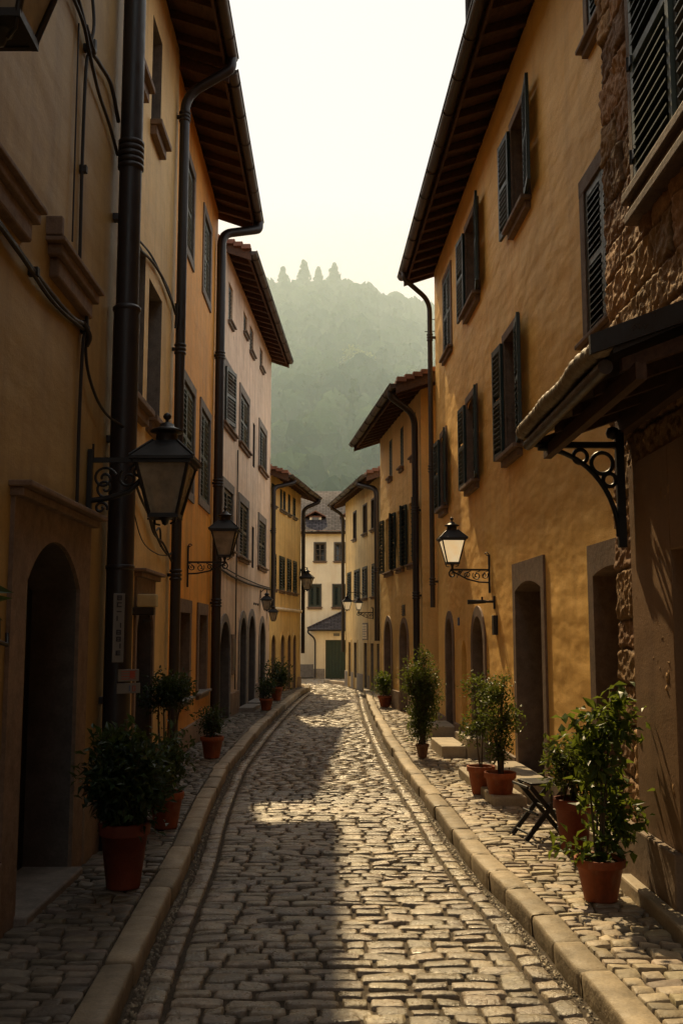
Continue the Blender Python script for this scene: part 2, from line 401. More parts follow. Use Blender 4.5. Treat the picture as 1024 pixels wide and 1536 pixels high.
def window(h, s0, s1, z0, z1, sh=None, m=None, sur=None, surm=None, sill=True, sillm=None, depth=0.17, pitch=0.06,
           ang=(165, 165), panes=True, reveal=None, lw=None, slat_m=None, sill_h=0.07, sill_p=0.09, inset=0.03, arch=0.0, hinges=False, bars=2):
    m = m or M.shutter; wall = h.pl; reveal = reveal or surm or wall
    mb = MB(); w = s1-s0
    if arch:
        h.holes.append((s0, s1, z0, z1, z1-arch, arch)); out = [(s0, z0)]+arch_pts(s0, s1, z1-arch, arch, 10)+[(s1, z0)]
    else:
        h.holes.append((s0, s1, z0, z1, None, 0)); out = [(s0, z0), (s0, z1), (s1, z1), (s1, z0)]
    for a, b in zip(out, out[1:]+out[:1]):
        if a != b: mb.quad((a[0], 0, a[1]), (b[0], 0, b[1]), (b[0], depth, b[1]), (a[0], depth, a[1]), reveal)
    if sur:
        p = 0.022; b = sur; sm = surm or M.st_grey
        mb.box(s0-b, s0, -p, .01, z0, z1, sm); mb.box(s1, s1+b, -p, .01, z0, z1, sm)
        mb.box(s0-b, s1+b, -p-.003, .01, z1, z1+b*1.05, sm)
        if not sill: mb.box(s0-b, s1+b, -p-.003, .01, z0-b, z0, sm)
    if panes:
        fy0, fy1 = depth-.055, depth-.015; k = .045
        mb.box(s0, s0+k, fy0, fy1, z0, z1, M.frame); mb.box(s1-k, s1, fy0, fy1, z0, z1, M.frame)
        mb.box(s0+k, s1-k, fy0+.002, fy1, z0, z0+k, M.frame); mb.box(s0+k, s1-k, fy0+.002, fy1, z1-k, z1, M.frame)
        c = (s0+s1)/2; mb.box(c-.025, c+.025, fy0-.004, fy1, z0+k, z1-k, M.frame)
        for q in range(1, bars+1):
            z = z0+(z1-z0)*q/(bars+1); mb.box(s0+k, c-.025, fy0+.01, fy1, z-.012, z+.012, M.frame); mb.box(c+.025, s1-k, fy0+.01, fy1, z-.012, z+.012, M.frame)
    o = mb.build('window', M.frame, h.root)
    pb = MB(); y = depth-.03
    pb.quad((s0, y, z0), (s1, y, z0), (s1, y, z1), (s0, y, z1)); pb.build('pane', M.pane if panes else M.st_dark, o)
    if sill:
        sb = MB(); e = (sur or .0)+.04
        sb.box(s0-e, s1+e, -sill_p, depth*.4, z0-sill_h*.5, z0+.004, sillm or surm or M.st_brown, .008)
        sb.box(s0-e*.6, s1+e*.6, -sill_p*.55, .01, z0-sill_h*1.4, z0-sill_h*.5-.001, sillm or surm or M.st_brown, .006)
        sb.build('sill', M.st_brown, o)
    if sh == 'closed':
        shutter(o, s0+.004, inset, z0+.01, w/2-.006, z1-z0-.02, 0, m, pitch, slat_m=slat_m, hinges=hinges)
        shutter(o, s1-.004, inset, z0+.01, w/2-.006, z1-z0-.02, PI, m, pitch, slat_m=slat_m)
    elif sh == 'open':
        lw = lw or w/2
        if ang[0] is not None: shutter(o, s0-.02, -.045, z0+.01, lw, z1-z0-.02, -R(ang[0]), m, pitch, slat_m=slat_m)
        if ang[1] is not None: shutter(o, s1+.02, -.045, z0+.01, lw, z1-z0-.02, PI+R(ang[1]), m, pitch, slat_m=slat_m)
    return o

def doorway(h, s0, s1, z0, zs, rise=0.0, b=0.13, outer='arch', surm=None, depth=0.28, leafm=None, hood=0.0, proud=0.025, reveal=None, leaf=True, kind='plank', ztop=None, name='doorway'):
    surm = surm or M.st_brown; reveal = reveal or surm; leafm = leafm or M.door
    zt = zs+rise
    inner = [(s0, z0)]+(arch_pts(s0, s1, zs, rise, 16) if rise else [(s0, zs), (s1, zs)])+[(s1, z0)]
    h.holes.append((s0, s1, z0, zt+(.02 if rise else 0), zs if rise else None, rise)); h.doors.append((s0-b, s1+b))
    mb = MB()
    if b > 0:
        if outer == 'arch' and rise:
            oa = arch_pts(s0-b, s1+b, zs, rise+b, 16)
        elif rise:
            T = ztop or zt+b; n = 16; oa = [(s0-b+(s1-s0+2*b)*k/n, T) for k in range(n+1)]
        else: oa = [(s0-b, zs+b), (s1+b, zs+b)]
        out = [(s0-b, 0)]+oa+[(s1+b, 0)]
        if rise and outer != 'arch': # jambs meet the square head
            inner2 = [(s0, 0), (s0, zs)]+inner[1:-1]+[(s1, zs), (s1, 0)]; out = [(s0-b, 0), (s0-b, zs)]+oa+[(s1+b, zs), (s1+b, 0)]
        else: inner2 = [(s0, 0)]+inner[1:-1]+[(s1, 0)]
        for i in range(len(out)-1):
            a, c, d, e = inner2[i], inner2[i+1], out[i+1], out[i]
            mb.add([(a[0], -proud, a[1]), (e[0], -proud, e[1]), (d[0], -proud, d[1]), (c[0], -proud, c[1])], [(0, 3, 2, 1)], surm)
            mb.quad((e[0], -proud, e[1]), (e[0], .02, e[1]), (d[0], .02, d[1]), (d[0], -proud, d[1]), surm)
            mb.quad((a[0], -proud, a[1]), (c[0], -proud, c[1]), (c[0], .0, c[1]), (a[0], .0, a[1]), surm)
    for a, c in zip(inner, inner[1:]+inner[:1]):
        mb.quad((a[0], 0, a[1]), (c[0], 0, c[1]), (c[0], depth, c[1]), (a[0], depth, a[1]), reveal)
    if hood:
        T = ztop or zt+b
        mb.box(s0-b-.05, s1+b+.05, -.13, .02, T, T+.035, surm, .008); mb.box(s0-b-.02, s1+b+.02, -.08, .02, T-.05, T-.001, surm, .008)
    o = mb.build(name, surm, h.root)
    if leaf:
        lb = MB(); y = depth-.02
        n = len(inner); lb.add([(p[0], y, p[1]) for p in inner], [tuple(range(n))], leafm)
        w = s1-s0; top = zs
        if kind == 'plank':
            k = max(3, int(w/.14))
            for i in range(k): lb.box(s0+w*i/k+.006, s0+w*(i+1)/k-.006, y-.022, y, z0+.02, top-.01, leafm)
        else:
            for i in range(2):
                a = s0+w*i/2; lb.box(a+.01, a+w/2-.01, y-.02, y, z0+.02, top-.01, leafm)
                for (q0, q1) in ((.08, .42), (.48, .9)):
                    H = top-z0; lb.box(a+.09, a+w/2-.09, y-.04, y-.02, z0+H*q0, z0+H*q1, leafm, .01)
        d = lb.build('door_leaf', leafm, o)
        hb = MB(); hb.lathe([(0, -.03), (.022, -.02), (.028, 0), (.022, .02), (0, .03)], (s0+w*.5+.06, y-.07, z0+1.0), 10, M.gutter)
        hb.tube([(s0+w*.5+.06, y-.07, z0+1.0), (s0+w*.5+.06, y, z0+1.0)], .012, 6, M.gutter); hb.build('door_handle', M.gutter, o)
    return o

def shell(h, H, D, slope, pl, plinth=0.45, plm=None, x_end=True, holes=True):
    """the wall mesh with its openings, end gables and plinth"""
    L = h.L; mb = MB()
    X0 = h.x0; us = sorted({X0, L}|{x for q in h.holes for x in (q[0], q[1])}); zs = sorted({0, H}|{z for q in h.holes for z in (q[2], q[3])})
    us = [u for u in us if X0 <= u <= L]; zs = [z for z in zs if 0 <= z <= H]
    for u0, u1 in zip(us, us[1:]):
        for z0, z1 in zip(zs, zs[1:]):
            cu, cz = (u0+u1)/2, (z0+z1)/2
            if any(q[0] < cu < q[1] and q[2] < cz < q[3] for q in h.holes): continue
            mb.quad((u0, 0, z0), (u1, 0, z0), (u1, 0, z1), (u0, 0, z1), pl)
    for (s0, s1, z0, z1, sp, rise) in h.holes:
        if sp is None: continue
        ap = arch_pts(s0, s1, sp, rise, 16 if rise > .3 else 10)
        for a, b in zip(ap, ap[1:]): mb.quad((a[0], 0, a[1]), (b[0], 0, b[1]), (b[0], 0, z1), (a[0], 0, z1), pl)
    t = math.tan(slope)
    for x in (X0, L):
        mb.add([(x, 0, 0), (x, D, 0), (x, D, H), (x, D/2, H+D/2*t), (x, 0, H)], [(0, 1, 2, 3, 4) if x == L else (4, 3, 2, 1, 0)], pl)
    mb.quad((X0, D, 0), (X0, D, H), (L, D, H), (L, D, 0), pl)
    mb.build('wall', pl, h.root)
    if plinth:
        pb = MB(); x = X0
        segs = []
        for a, b in sorted(h.doors)+[(L, L)]:
            if a > x+.03: segs.append((x, a))
            x = max(x, b)
        for a, b in segs:
            pb = MB(); pb.box(a, b, -.035, .012, 0, plinth, plm or M.plinth, .01); pb.build('plinth', plm or M.plinth, h.root)

def roof(h, H, D, slope, ov, e0, e1, tile=None, gut=True, gut_ends=None, rafters=0.46, gm=None, rr=0.075, tilew=0.2, soffit=None, amp=.028):
    L = h.L; t = math.tan(slope); x0, x1 = -e0, L+e1; tile = tile or M.tile
    zf = lambda y: H+.10+y*t if y < D/2 else H+.10+(D-y)*t
    # corrugated tile surface
    n = int((x1-x0)/tilew*6); ys = [-ov-.05, -ov+.35]+[D/2*q for q in (.25, .6, 1.0)]+[D+.4]
    V = []; F = []
    for j, y in enumerate(ys):
        for i in range(n+1):
            x = x0+(x1-x0)*i/n; V.append((x, y, zf(y)+.075+amp*math.sin(2*PI*(x-x0)/tilew)))
    for j in range(len(ys)-1):
        for i in range(n): F.append((j*(n+1)+i, j*(n+1)+i+1, (j+1)*(n+1)+i+1, (j+1)*(n+1)+i))
    mb = MB(); mb.add(V, F, tile, True)
    # front edge and verge boards
    for i in range(n):
        a = V[i]; b = V[i+1]; mb.quad((a[0], a[1], zf(a[1])+.0), (b[0], b[1], zf(b[1])+.0), b, a, M.tile_e)
    for x in (x0, x1):
        for (y0, y1) in ((-ov-.05, D/2), (D/2, D+.4)):
            k = .03 if x == x0 else -.03
            xa, xb = min(x, x+k), max(x, x+k)
            a, b = zf(y0), zf(y1) if y1 > D/2+.01 or y0 < D/2-.01 else zf(y1)
            mb.add([(xa, y0, a-.16), (xb, y0, a-.16), (xb, y1, b-.16), (xa, y1, b-.16), (xa, y0, a+.07), (xb, y0, a+.07), (xb, y1, b+.07), (xa, y1, b+.07)],
                   [(0, 3, 2, 1), (4, 5, 6, 7), (0, 1, 5, 4), (2, 3, 7, 6), (0, 4, 7, 3), (1, 2, 6, 5)], M.rafter if y0 < 0 else M.tile_e)
    # verge tiles overlapping the edge
    for x in (x0, x1):
        y = -ov-.04
        while y < D/2-.1:
            mb.box(x-.06, x+.06, y, y+.17, zf(y)+.05, zf(y)+.135, M.tile_e); y += .15
    mb.build('roof', tile, h.root)
    eb = MB(); sy = 0.3
    a, b = zf(-ov), zf(sy)
    eb.quad((x0, -ov, a), (x0, sy, b), (x1, sy, b), (x1, -ov, a), soffit or M.soffit)
    x = x0+.12
    while x < x1-.05:
        w = .045; a2 = a-.002; b2 = b-.002; dz = .12
        eb.add([(x-w, -ov+.03, a2), (x+w, -ov+.03, a2), (x+w, sy, b2), (x-w, sy, b2), (x-w, -ov+.03, a2-dz*.75), (x+w, -ov+.03, a2-dz*.75), (x+w, sy, b2-dz), (x-w, sy, b2-dz)],
               [(0, 1, 2, 3), (7, 6, 5, 4), (0, 4, 5, 1), (1, 5, 6, 2), (3, 7, 4, 0)], M.rafter)
        x += rafters
    eb.box(x0+.03, x1-.03, -ov, -ov+.028, a-.10, a-.003, M.rafter)
    eb.build('eaves', M.rafter, h.root)
    if gut:
        g = MB(); gm = gm or M.gutter; y = -ov-rr-.012; z = a-.0; g0, g1 = gut_ends or (x0, x1)
        vs = []; fs = []; k = 9; N = max(2, int((g1-g0)/.5))
        for i in range(N+1):
            xx = g0+(g1-g0)*i/N; sag = .006*math.sin(i*1.7)
            for q in range(k): an = PI+PI*q/(k-1); vs.append((xx, y+rr*math.cos(an), z+sag+rr*math.sin(an)))
            for q in range(k): an = 2*PI-PI*q/(k-1); vs.append((xx, y+(rr-.006)*math.cos(an), z+sag+(rr-.006)*math.sin(an)))
        K = 2*k
        for i in range(N):
            for q in range(K): fs.append((i*K+q, i*K+(q+1) % K, (i+1)*K+(q+1) % K, (i+1)*K+q))
        g.add(vs, fs, gm, True)
        for xx in (g0, g1):
            g.add([(xx, y+rr*math.cos(PI+PI*q/8), z+rr*math.sin(PI+PI*q/8)) for q in range(9)], [tuple(range(9))], gm)
        g.tube([(g0, y-rr, z), (g1, y-rr, z)], .011, 6, gm)
        xx = g0+.3
        while xx < g1-.1:
            g.tube([(xx, y+(rr+.006)*math.cos(PI+PI*q/8), z+(rr+.006)*math.sin(PI+PI*q/8)) for q in range(9)], .009, 5, gm); xx += .8
        g.build('gutter', gm, h.root)
    return dict(gy=-ov-rr-.012, gz=a-rr, a=a)

def downpipe(h, pts, r, rings=(), m=None, fil=.15):
    mb = MB(); m = m or M.pipe; p = fillet(pts, fil, 6); mb.tube(p, r, 14, m)
    for (x, y, z) in rings:
        for k in (-.05, 0, .05): mb.lathe([(r, -.018), (r+.012, -.012), (r+.012, .012), (r, .018)], (x, y, z+k), 14, m)
    for (x, y, z) in rings[::1]: mb.box(x-.02, x+.02, y+r*.6, .01, z-.02, z+.02, m)
    return mb.build('downpipe', m, h.root)
# ------------------------------------------------------------------ left side of the lane
G = 'houses along the lane'
h = L1 = House((-1.8, -3), (-1.82, 8.1), 'plaster_house', 'tall grey-tan plastered house nearest on the left with square-headed arched doorway')
h.pl = M.pl_tan; h.x0 = -12
doorway(h, 8.72, 9.88, .07, 2.0, .27, .27, 'square', M.st_brown, .34, M.door, hood=1, ztop=2.5, reveal=M.st_dark)
doorway(h, 3.6, 4.7, .07, 2.0, .27, .25, 'square', M.st_brown, .34, M.door, hood=1, ztop=2.5, reveal=M.st_dark)
window(h, 3.4, 4.4, 4.2, 5.8, 'closed', M.shutter_s, .1, M.st_brown)
shell(h, 11.5, 5, R(18), h.pl, .5, M.plinth)
roof(h, 11.5, 5, R(18), .55, 12.3, .1)
steps(h, [(8.7, 9.9, -.10, .36, 0, .16)], M.st_grey)
for (a, b, z) in ((8.9, 10.02, 4.1), (7.2, 8.62, 4.1)):
    mb = MB(); mb.box(a, b-.08, -.12, .01, z, z+.03, M.st_brown, .006); mb.box(a+.05, b-.1, -.09, .01, z-.07, z-.001, M.st_brown, .01)
    mb.box(a+.1, b-.16, -.06, .01, z-.2, z-.071, M.st_brown, .015); mb.box(a+.0, a+.05, -.10, .01, z+.036, z+.16, M.st_brown, .01)
    mb.build('cornice', M.st_brown, h.root)
mb = MB()
mb.tube([(10.66, -.125, .02), (10.66, -.125, 4.25)], .104, 16, M.pipe); mb.tube([(10.66, -.125, 4.25), (10.66, -.125, 11.4)], .090, 16, M.pipe)
mb.lathe([(.104, -.0), (.112, .01), (.112, .03), (.092, .05)], (10.66, -.125, 4.22), 16, M.pipe)
for z in (5.42, 5.47, 5.52, 5.57, 5.62): mb.lathe([(.09, -.022), (.104, -.014), (.104, .014), (.09, .022)], (10.66, -.125, z), 16, M.pipe)
mb.lathe([(.104, -.02), (.112, -.012), (.112, .012), (.104, .02)], (10.66, -.125, 2.2), 16, M.pipe)
for z in (1.2, 3.2, 5.0, 7.0): mb.box(10.62, 10.70, -.12, .01, z-.025, z+.025, M.pipe)
mb.build('downpipe', M.pipe, h.root)

h = L2 = House((-2.08, 8.1), (-2.1, 12.2), 'plaster_house', 'narrow cream plastered house with tall blind windows behind the thick black downpipe', group=G)
h.pl = M.pl_cream
for (a, b, c, d) in ((1.3, 2.2, 4.02, 5.7), (2.42, 3.22, 4.02, 5.55), (1.25, 1.8, 7.4, 8.6), (2.3, 2.87, 7.3, 8.55)):
    window(h, a, b, c, d, 'closed', M.frame_g, None, None, True, M.st_brown, .24, .075, reveal=M.st_grey, inset=.2, sill_h=.12, sill_p=.13)
doorway(h, 2.1, 3.0, .06, 1.75, .3, .08, 'square', M.st_brown, .3, M.door, hood=1, ztop=2.32, reveal=M.st_dark)
shell(h, 9.22, 5, R(19), h.pl, .45)
r = roof(h, 9.22, 5, R(19), .6, -.05, -.02)
mb = MB(); mb.box(2.06, 3.04, -.1, .3, 0, .06, M.st_grey, .01); mb.build('doorstep', M.st_grey, h.root)
downpipe(h, [(4.0, r['gy'], r['gz']+.03), (4.0, r['gy'], r['gz']-.12), (3.98, -.1, r['gz']-.5), (3.98, -.1, .05)], .062, [(3.98, -.1, 8.25), (3.98, -.1, 5.2), (3.98, -.1, 2.4)], fil=.22)
mb = MB(); mb.box(1.5, 1.62, -.03, .01, 1.42, 1.68, M.gutter, .01); mb.box(1.52, 1.6, -.036, -.03, 1.58, 1.6, M.iron); mb.build('mailbox', M.gutter, h.root)

h = L3 = House((-2.13, 12.2), (-2.17, 16.9), 'plaster_house', 'deep orange plastered house with grey slatted shutters and wide rafter eaves', group=G)
h.pl = M.pl_orange
for (a, b, c, d) in ((.75, 1.62, 7.0, 8.25), (2.82, 3.62, 7.05, 8.25), (.95, 2.05, 3.68, 5.12), (2.82, 3.9, 3.75, 5.15)):
    window(h, a, b, c, d, 'closed', M.shutter_g, .12, M.st_grey, False, None, .16, .07, panes=False, inset=.03)
for (a, b) in ((1.05, 1.95), (2.95, 3.85)):
    window(h, a, b, .82, 1.98, None, None, .17, M.st_brown, True, M.st_grey, .2, bars=3)
shell(h, 9.1, 5, R(19), h.pl, .42)
r = roof(h, 9.1, 5, R(19), .62, -.03, .22, rafters=.5)
downpipe(h, [(4.8, r['gy'], r['gz']+.03), (4.8, r['gy'], r['gz']-.1), (4.4, -.1, r['gz']-.35), (4.4, -.1, .05)], .078, [(4.4, -.1, 6.4), (4.4, -.1, 4.2), (4.4, -.1, 2.2)], fil=.2)

h = L4 = House((-2.26, 17.0), (-1.88, 26.2), 'plaster_house', 'pinkish house with peeling plaster, green shutters and dark ground-floor arches', group=G)
h.pl = M.pl_peel; h.x0 = 1.05
for (a, b, c, d) in ((1.75, 2.3, 7.72, 8.5), (3.85, 4.4, 8.15, 8.6), (4.85, 5.5, 8.02, 8.62), (6.7, 7.3, 8.15, 8.65)):
    window(h, a, b, c, d, 'closed', M.shutter_s, .0, None, True, M.st_grey, .14, .08, panes=False, inset=.05, sill_h=.05)
o = window(h, 1.35, 2.65, 5.62, 6.7, 'open', M.shutter_s, .16, M.st_grey, True, M.st_brown, .2, .07, ang=(8, None), slat_m=M.shutter_l)
for (a, b, c, d) in ((3.5, 4.75, 5.65, 6.72), (6.75, 8.1, 5.68, 6.68), (1.45, 2.55, 3.3, 4.42), (3.55, 4.8, 3.28, 4.42), (6.8, 8.1, 3.3, 4.4)):
    window(h, a, b, c, d, 'closed', M.shutter_s, .16, M.st_grey, True, M.st_brown, .2, .075, panes=False, inset=.03)
for (c, d) in ((5.5, 6.52), (3.18, 4.12)): window(h, 5.58, 5.95, c, d, None, None, 0, None, False, None, .22, panes=False, reveal=M.st_dark)
for (a, b, zs, rs) in ((1.22, 2.42, 1.42, .5), (3.78, 4.75, 1.58, .45), (5.1, 6.2, 1.6, .5), (7.15, 8.15, 1.55, .42)):
    doorway(h, a, b, .08, zs, rs, .15, 'arch', M.st_grey, .34, M.door, reveal=M.st_dark)
shell(h, 9.02, 6, R(19), h.pl, .55)
r = roof(h, 9.02, 6, R(19), .42, -1.45, .12, rafters=.42)
mb = MB(); mb.box(2.66, 3.12, -.03, .01, .9, 1.68, M.st_brown, .01); mb.box(2.71, 3.07, -.036, -.02, .98, 1.6, M.frame_g, .006); mb.build('panel', M.st_brown, h.root)
steps(h, [(3.7, 4.83, -.32, .0, 0, .2), (5.0, 6.3, -.3, .0, 0, .22)], M.st_grey)
mb = MB()
for k in range(3):
    mb.box(6.0+.35*k, 6.05+.35*k, -.03, 0, 2.35, 2.4, M.cable)
mb.tube([(1.1, -.03, 2.86), (2.4, -.03, 2.8), (4.6, -.035, 2.77), (7.2, -.03, 2.8), (9.1, -.03, 2.83)], .02, 6, M.cable)
mb.tube([(1.1, -.03, 2.92), (3.4, -.035, 2.86), (6.6, -.035, 2.84), (9.1, -.03, 2.87)], .012, 6, M.cable)
mb.tube([(3.05, -.03, 5.4), (3.06, -.03, .6)], .013, 6, M.cable)
mb.build('wiring', M.cable, h.root)

h = L5 = House((-1.9, 26.3), (-1.25, 30.7), 'plaster_house', 'lower yellow house at the left bend with a row of small ground-floor arches', group=G)
h.pl = M.pl_yellow
for (a, b) in ((.2, .72), (1.3, 1.62), (1.72, 2.1), (2.42, 2.78), (3.15, 3.6)):
    window(h, a, b, 5.12, 5.72, 'closed', M.shutter, 0, None, True, M.st_grey, .14, .08, panes=False, inset=.02, sill_h=.05)
for (a, b) in ((.28, .85), (1.25, 2.0), (2.32, 2.95), (3.22, 3.78)):
    window(h, a, b, 2.88, 3.84, 'closed', M.shutter, 0, None, True, M.st_brown, .14, .08, panes=False, inset=.0, sill_h=.06)
for (a, b) in ((.25, .8), (1.45, 2.0), (2.4, 2.92), (3.2, 3.72)):
    doorway(h, a, b, .1, 1.42, .24, .08, 'arch', M.pl_yellow, .22, M.frame, reveal=M.st_brown)
shell(h, 5.95, 5, R(20), h.pl, .4)
r = roof(h, 5.95, 5, R(20), .45, -.02, .3, rafters=.4)
downpipe(h, [(.6, r['gy'], r['gz']+.03), (.6, r['gy'], r['gz']-.06), (.08, -.09, r['gz']-.25), (.08, -.09, 2.35)], .06, [(.08, -.09, 4.4)])
downpipe(h, [(4.55, r['gy'], r['gz']+.03), (4.55, r['gy'], r['gz']-.08), (4.38, -.09, r['gz']-.3), (4.38, -.09, 1.1)], .06, [(4.38, -.09, 3.6)])
mb = MB(); mb.tube([(.1, -.05, 2.36), (4.3, -.05, 2.36)], .045, 8, M.pl_far); mb.build('wall_pipe', M.pl_far, h.root)

# ------------------------------------------------------------------ right side of the lane
h = R1 = House((1.69, 17.6), (2.14, 6.4), 'plaster_house', 'large ochre plastered house on the right with open dark shutters and long gutter', group=G)
h.pl = M.pl_ochre
def r1win(a, b, z0, z1, lw, ang, **k): window(h, a, b, z0, z1, 'open', M.shutter, .09, M.st_brown, True, M.st_brown, .2, .06, ang=ang, lw=lw, sill_p=.12, sill_h=.09, **k)
r1win(6.72, 7.46, 6.28, 7.45, .44, (177, 172))
r1win(3.52, 4.45, 6.3, 7.55, .47, (177, 172))
window(h, 1.2, 1.98, 6.28, 7.6, 'closed', M.shutter, .08, M.st_brown, True, M.st_brown, .16, .06, inset=.0, panes=False)
r1win(6.1, 6.82, 3.75, 5.12, .42, (177, 172))
r1win(3.4, 4.15, 3.78, 5.0, .42, (177, 172), arch=.08)
r1win(.68, 1.26, 3.78, 5.02, .44, (177, 172), arch=.06)
window(h, 9.5, 10.4, 4.12, 5.42, 'closed', M.shutter_s, .13, M.st_brown, True, M.st_brown, .16, .06, inset=.01, panes=False)
window(h, 9.75, 10.5, 6.62, 7.8, 'closed', M.shutter_s, .1, M.st_brown, True, M.st_brown, .16, .06, inset=.01, panes=False)
doorway(h, 6.45, 7.65, .14, 2.16, .09, .13, 'square', M.st_brown, .4, M.door_g, kind='panel', ztop=2.47)
doorway(h, 9.45, 10.4, .14, 2.16, .06, .15, 'square', M.st_brown, .4, M.door, kind='panel', ztop=2.42)
doorway(h, 1.05, 1.72, .16, 1.58, .36, .12, 'arch', M.st_brown, .36, M.door)
doorway(h, 2.5, 2.95, .2, 1.36, .24, .0, 'arch', M.pl_ochre, .3, M.frame)
doorway(h, 3.6, 4.42, .22, 1.55, .38, .14, 'arch', M.st_brown, .38, M.door)
shell(h, 8.25, 6, R(19), h.pl, .34, M.plinth)
r = roof(h, 8.25, 6, R(19), .5, .1, .6, rafters=.44)
downpipe(h, [(.3, r['gy'], r['gz']+.03), (.3, r['gy'], r['gz']-.1), (.06, -.1, r['gz']-.42), (.06, -.1, 2.15)], .045, [(.06, -.1, 7.0), (.06, -.1, 4.6), (.06, -.1, 2.6)], m=M.gutter, fil=.2)
mb = MB(); mb.lathe([(.06, 0), (.06, 1.35), (.09, 1.37), (.09, 1.46), (.03, 1.54), (0, 1.54)], (7.2, -.47, 8.2), 12, M.pipe); mb.lathe([(.07, 0), (.07, .95), (.1, .97), (.1, 1.05), (0, 1.07)], (6.95, -.49, 8.2), 12, M.pipe)
mb.build('vent_pipe', M.pipe, h.root)
mb = MB(); mb.box(5.2, 5.34, -.05, .01, 1.68, 1.92, M.iron, .008); mb.build('letter_box', M.iron, h.root)
mb = MB(); mb.box(2.25, 2.38, -.015, .01, 1.82, 1.94, M.sign_blue, .004); mb.box(2.29, 2.34, -.018, -.014, 1.85, 1.91, M.sign); mb.build('house_number_plate', M.sign_blue, h.root)
steps(h, [(6.3, 7.9, -.30, .0, 0, .30), (6.05, 8.1, -.62, -.302, 0, .2), (3.5, 4.5, -.26, .0, 0, .36), (3.35, 4.45, -.58, -.262, 0, .26), (2.45, 3.0, -.12, .0, 0, .26), (.9, 1.95, -.45, .0, 0, .28), (9.4, 10.5, -.25, .0, 0, .24)], M.step)

h = R4 = House((.92, 23.5), (1.5, 18.6), 'plaster_house', 'amber plastered house beyond the big ochre one with two tall ground-floor arches', group=G)
h.pl = M.pl_amber
for (a, b) in ((1.3, 1.7), (2.72, 3.1), (4.02, 4.42)): window(h, a, b, 5.14, 6.0, 'closed', M.shutter, 0, None, True, M.st_brown, .14, .08, panes=False, inset=.02)
for (a, b) in ((.75, 1.75), (2.3, 3.05), (3.62, 4.35)):
    window(h, a, b, 3.05, 4.28, 'open', M.shutter, 0, None, True, M.st_brown, .16, .08, ang=(174, 165), lw=.36)
doorway(h, .65, 1.5, .12, 1.55, .42, .12, 'arch', M.st_brown, .32, M.door)
doorway(h, 2.62, 3.45, .12, 1.5, .42, .1, 'arch', M.st_brown, .32, M.door)
shell(h, 6.3, 5, R(19), h.pl, .5)
r = roof(h, 6.3, 5, R(19), .55, .25, .75, rafters=.4)
downpipe(h, [(5.3, r['gy'], r['gz']+.03), (5.3, r['gy'], r['gz']-.08), (4.84, -.1, r['gz']-.3), (4.84, -.1, .1)], .062, [(4.84, -.1, 4.0), (4.84, -.1, 2.4)], fil=.25)
mb = MB(); mb.box(2.84, 3.14, -.012, .01, 2.05, 2.28, M.iron)
for k in range(4): mb.box(2.85, 3.13, -.03, -.012, 2.08+.05*k, 2.095+.05*k, M.frame)
mb.build('vent_grille', M.iron, h.root)
mb = MB(); mb.box(4.6, 5.0, 1.1, 1.5, 6.7, 7.5, M.brick, .01); mb.box(4.55, 5.05, 1.05, 1.55, 7.5, 7.56, M.brick, .01); mb.build('chimney', M.brick, h.root)
mb = MB(); mb.tube([(5.2, .55, 6.5), (5.2, .55, 7.6)], .014, 6, M.iron); mb.tube([(4.9, .1, 7.45), (5.2, 1.2, 7.45)], .01, 6, M.iron)
for k in range(5): mb.tube([(5.2, .15+.22*k-.0, 7.45), (5.2, .15+.22*k, 7.57)], .006, 5, M.iron)
mb.tube([(5.2, .1, 7.6), (5.2, 1.1, 7.6)], .008, 5, M.iron); mb.build('television_aerial', M.iron, h.root)

h = R5 = House((.13, 33), (1.08, 27), 'plaster_house', 'olive-cream house closing the right bend with a red brick chimney', group=G)
h.pl = M.pl_olive
for (a, b) in ((1.65, 2.12), (3.4, 3.95), (4.72, 5.25)): window(h, a, b, 4.62, 5.45, None, M.shutter, .05, M.frame_g, True, M.st_grey, .12, sill_h=.06, bars=2)
for (a, b) in ((.4, 1.15), (1.75, 2.75), (3.2, 4.0), (4.7, 5.45)): window(h, a, b, 2.72, 3.66, 'closed', M.shutter, 0, None, True, M.st_brown, .14, .08, panes=False, inset=-.0, sill_h=.05)
for (a, b) in ((.7, 1.15), (1.75, 2.25), (3.45, 4.0), (4.5, 5.0), (5.45, 5.85)): doorway(h, a, b, .35 if a < 2 else .1, 1.42, 0, .09, 'square', M.pl_olive, .2, M.door, reveal=M.st_grey)
shell(h, 6.0, 5, R(19), h.pl, .5, M.st_grey)
r = roof(h, 6.0, 5, R(19), .4, .35, .25, rafters=.4)
downpipe(h, [(5.3, r['gy'], r['gz']+.03), (5.3, r['gy'], r['gz']-.06), (5.92, -.1, r['gz']-.25), (5.92, -.1, 1.5)], .07, [(5.92, -.1, 3.4)], fil=.2)
downpipe(h, [(.1, r['gy'], r['gz']+.03), (.1, r['gy'], r['gz']-.06), (.08, -.1, r['gz']-.3), (.08, -.1, 1.1)], .055)
mb = MB(); mb.box(5.3, 5.75, .55, .95, 6.1, 7.0, M.brick, .01); mb.box(5.26, 5.79, .51, .99, 7.0, 7.06, M.brick, .01); mb.box(5.36, 5.69, .61, .89, 7.06, 7.16, M.terra_dk, .01); mb.build('chimney', M.brick, h.root)
mb = MB(); mb.box(3.25, 4.05, -.025, .01, 1.5, 2.0, M.st_grey, .008); mb.box(3.3, 4.0, -.03, -.02, 1.54, 1.96, M.pl_far, .004)
for k in range(5): mb.box(3.36, 3.94-.1*(k % 2), -.033, -.029, 1.6+.07*k, 1.615+.07*k, M.frame)
mb.build('wall_plaque', M.st_grey, h.root)

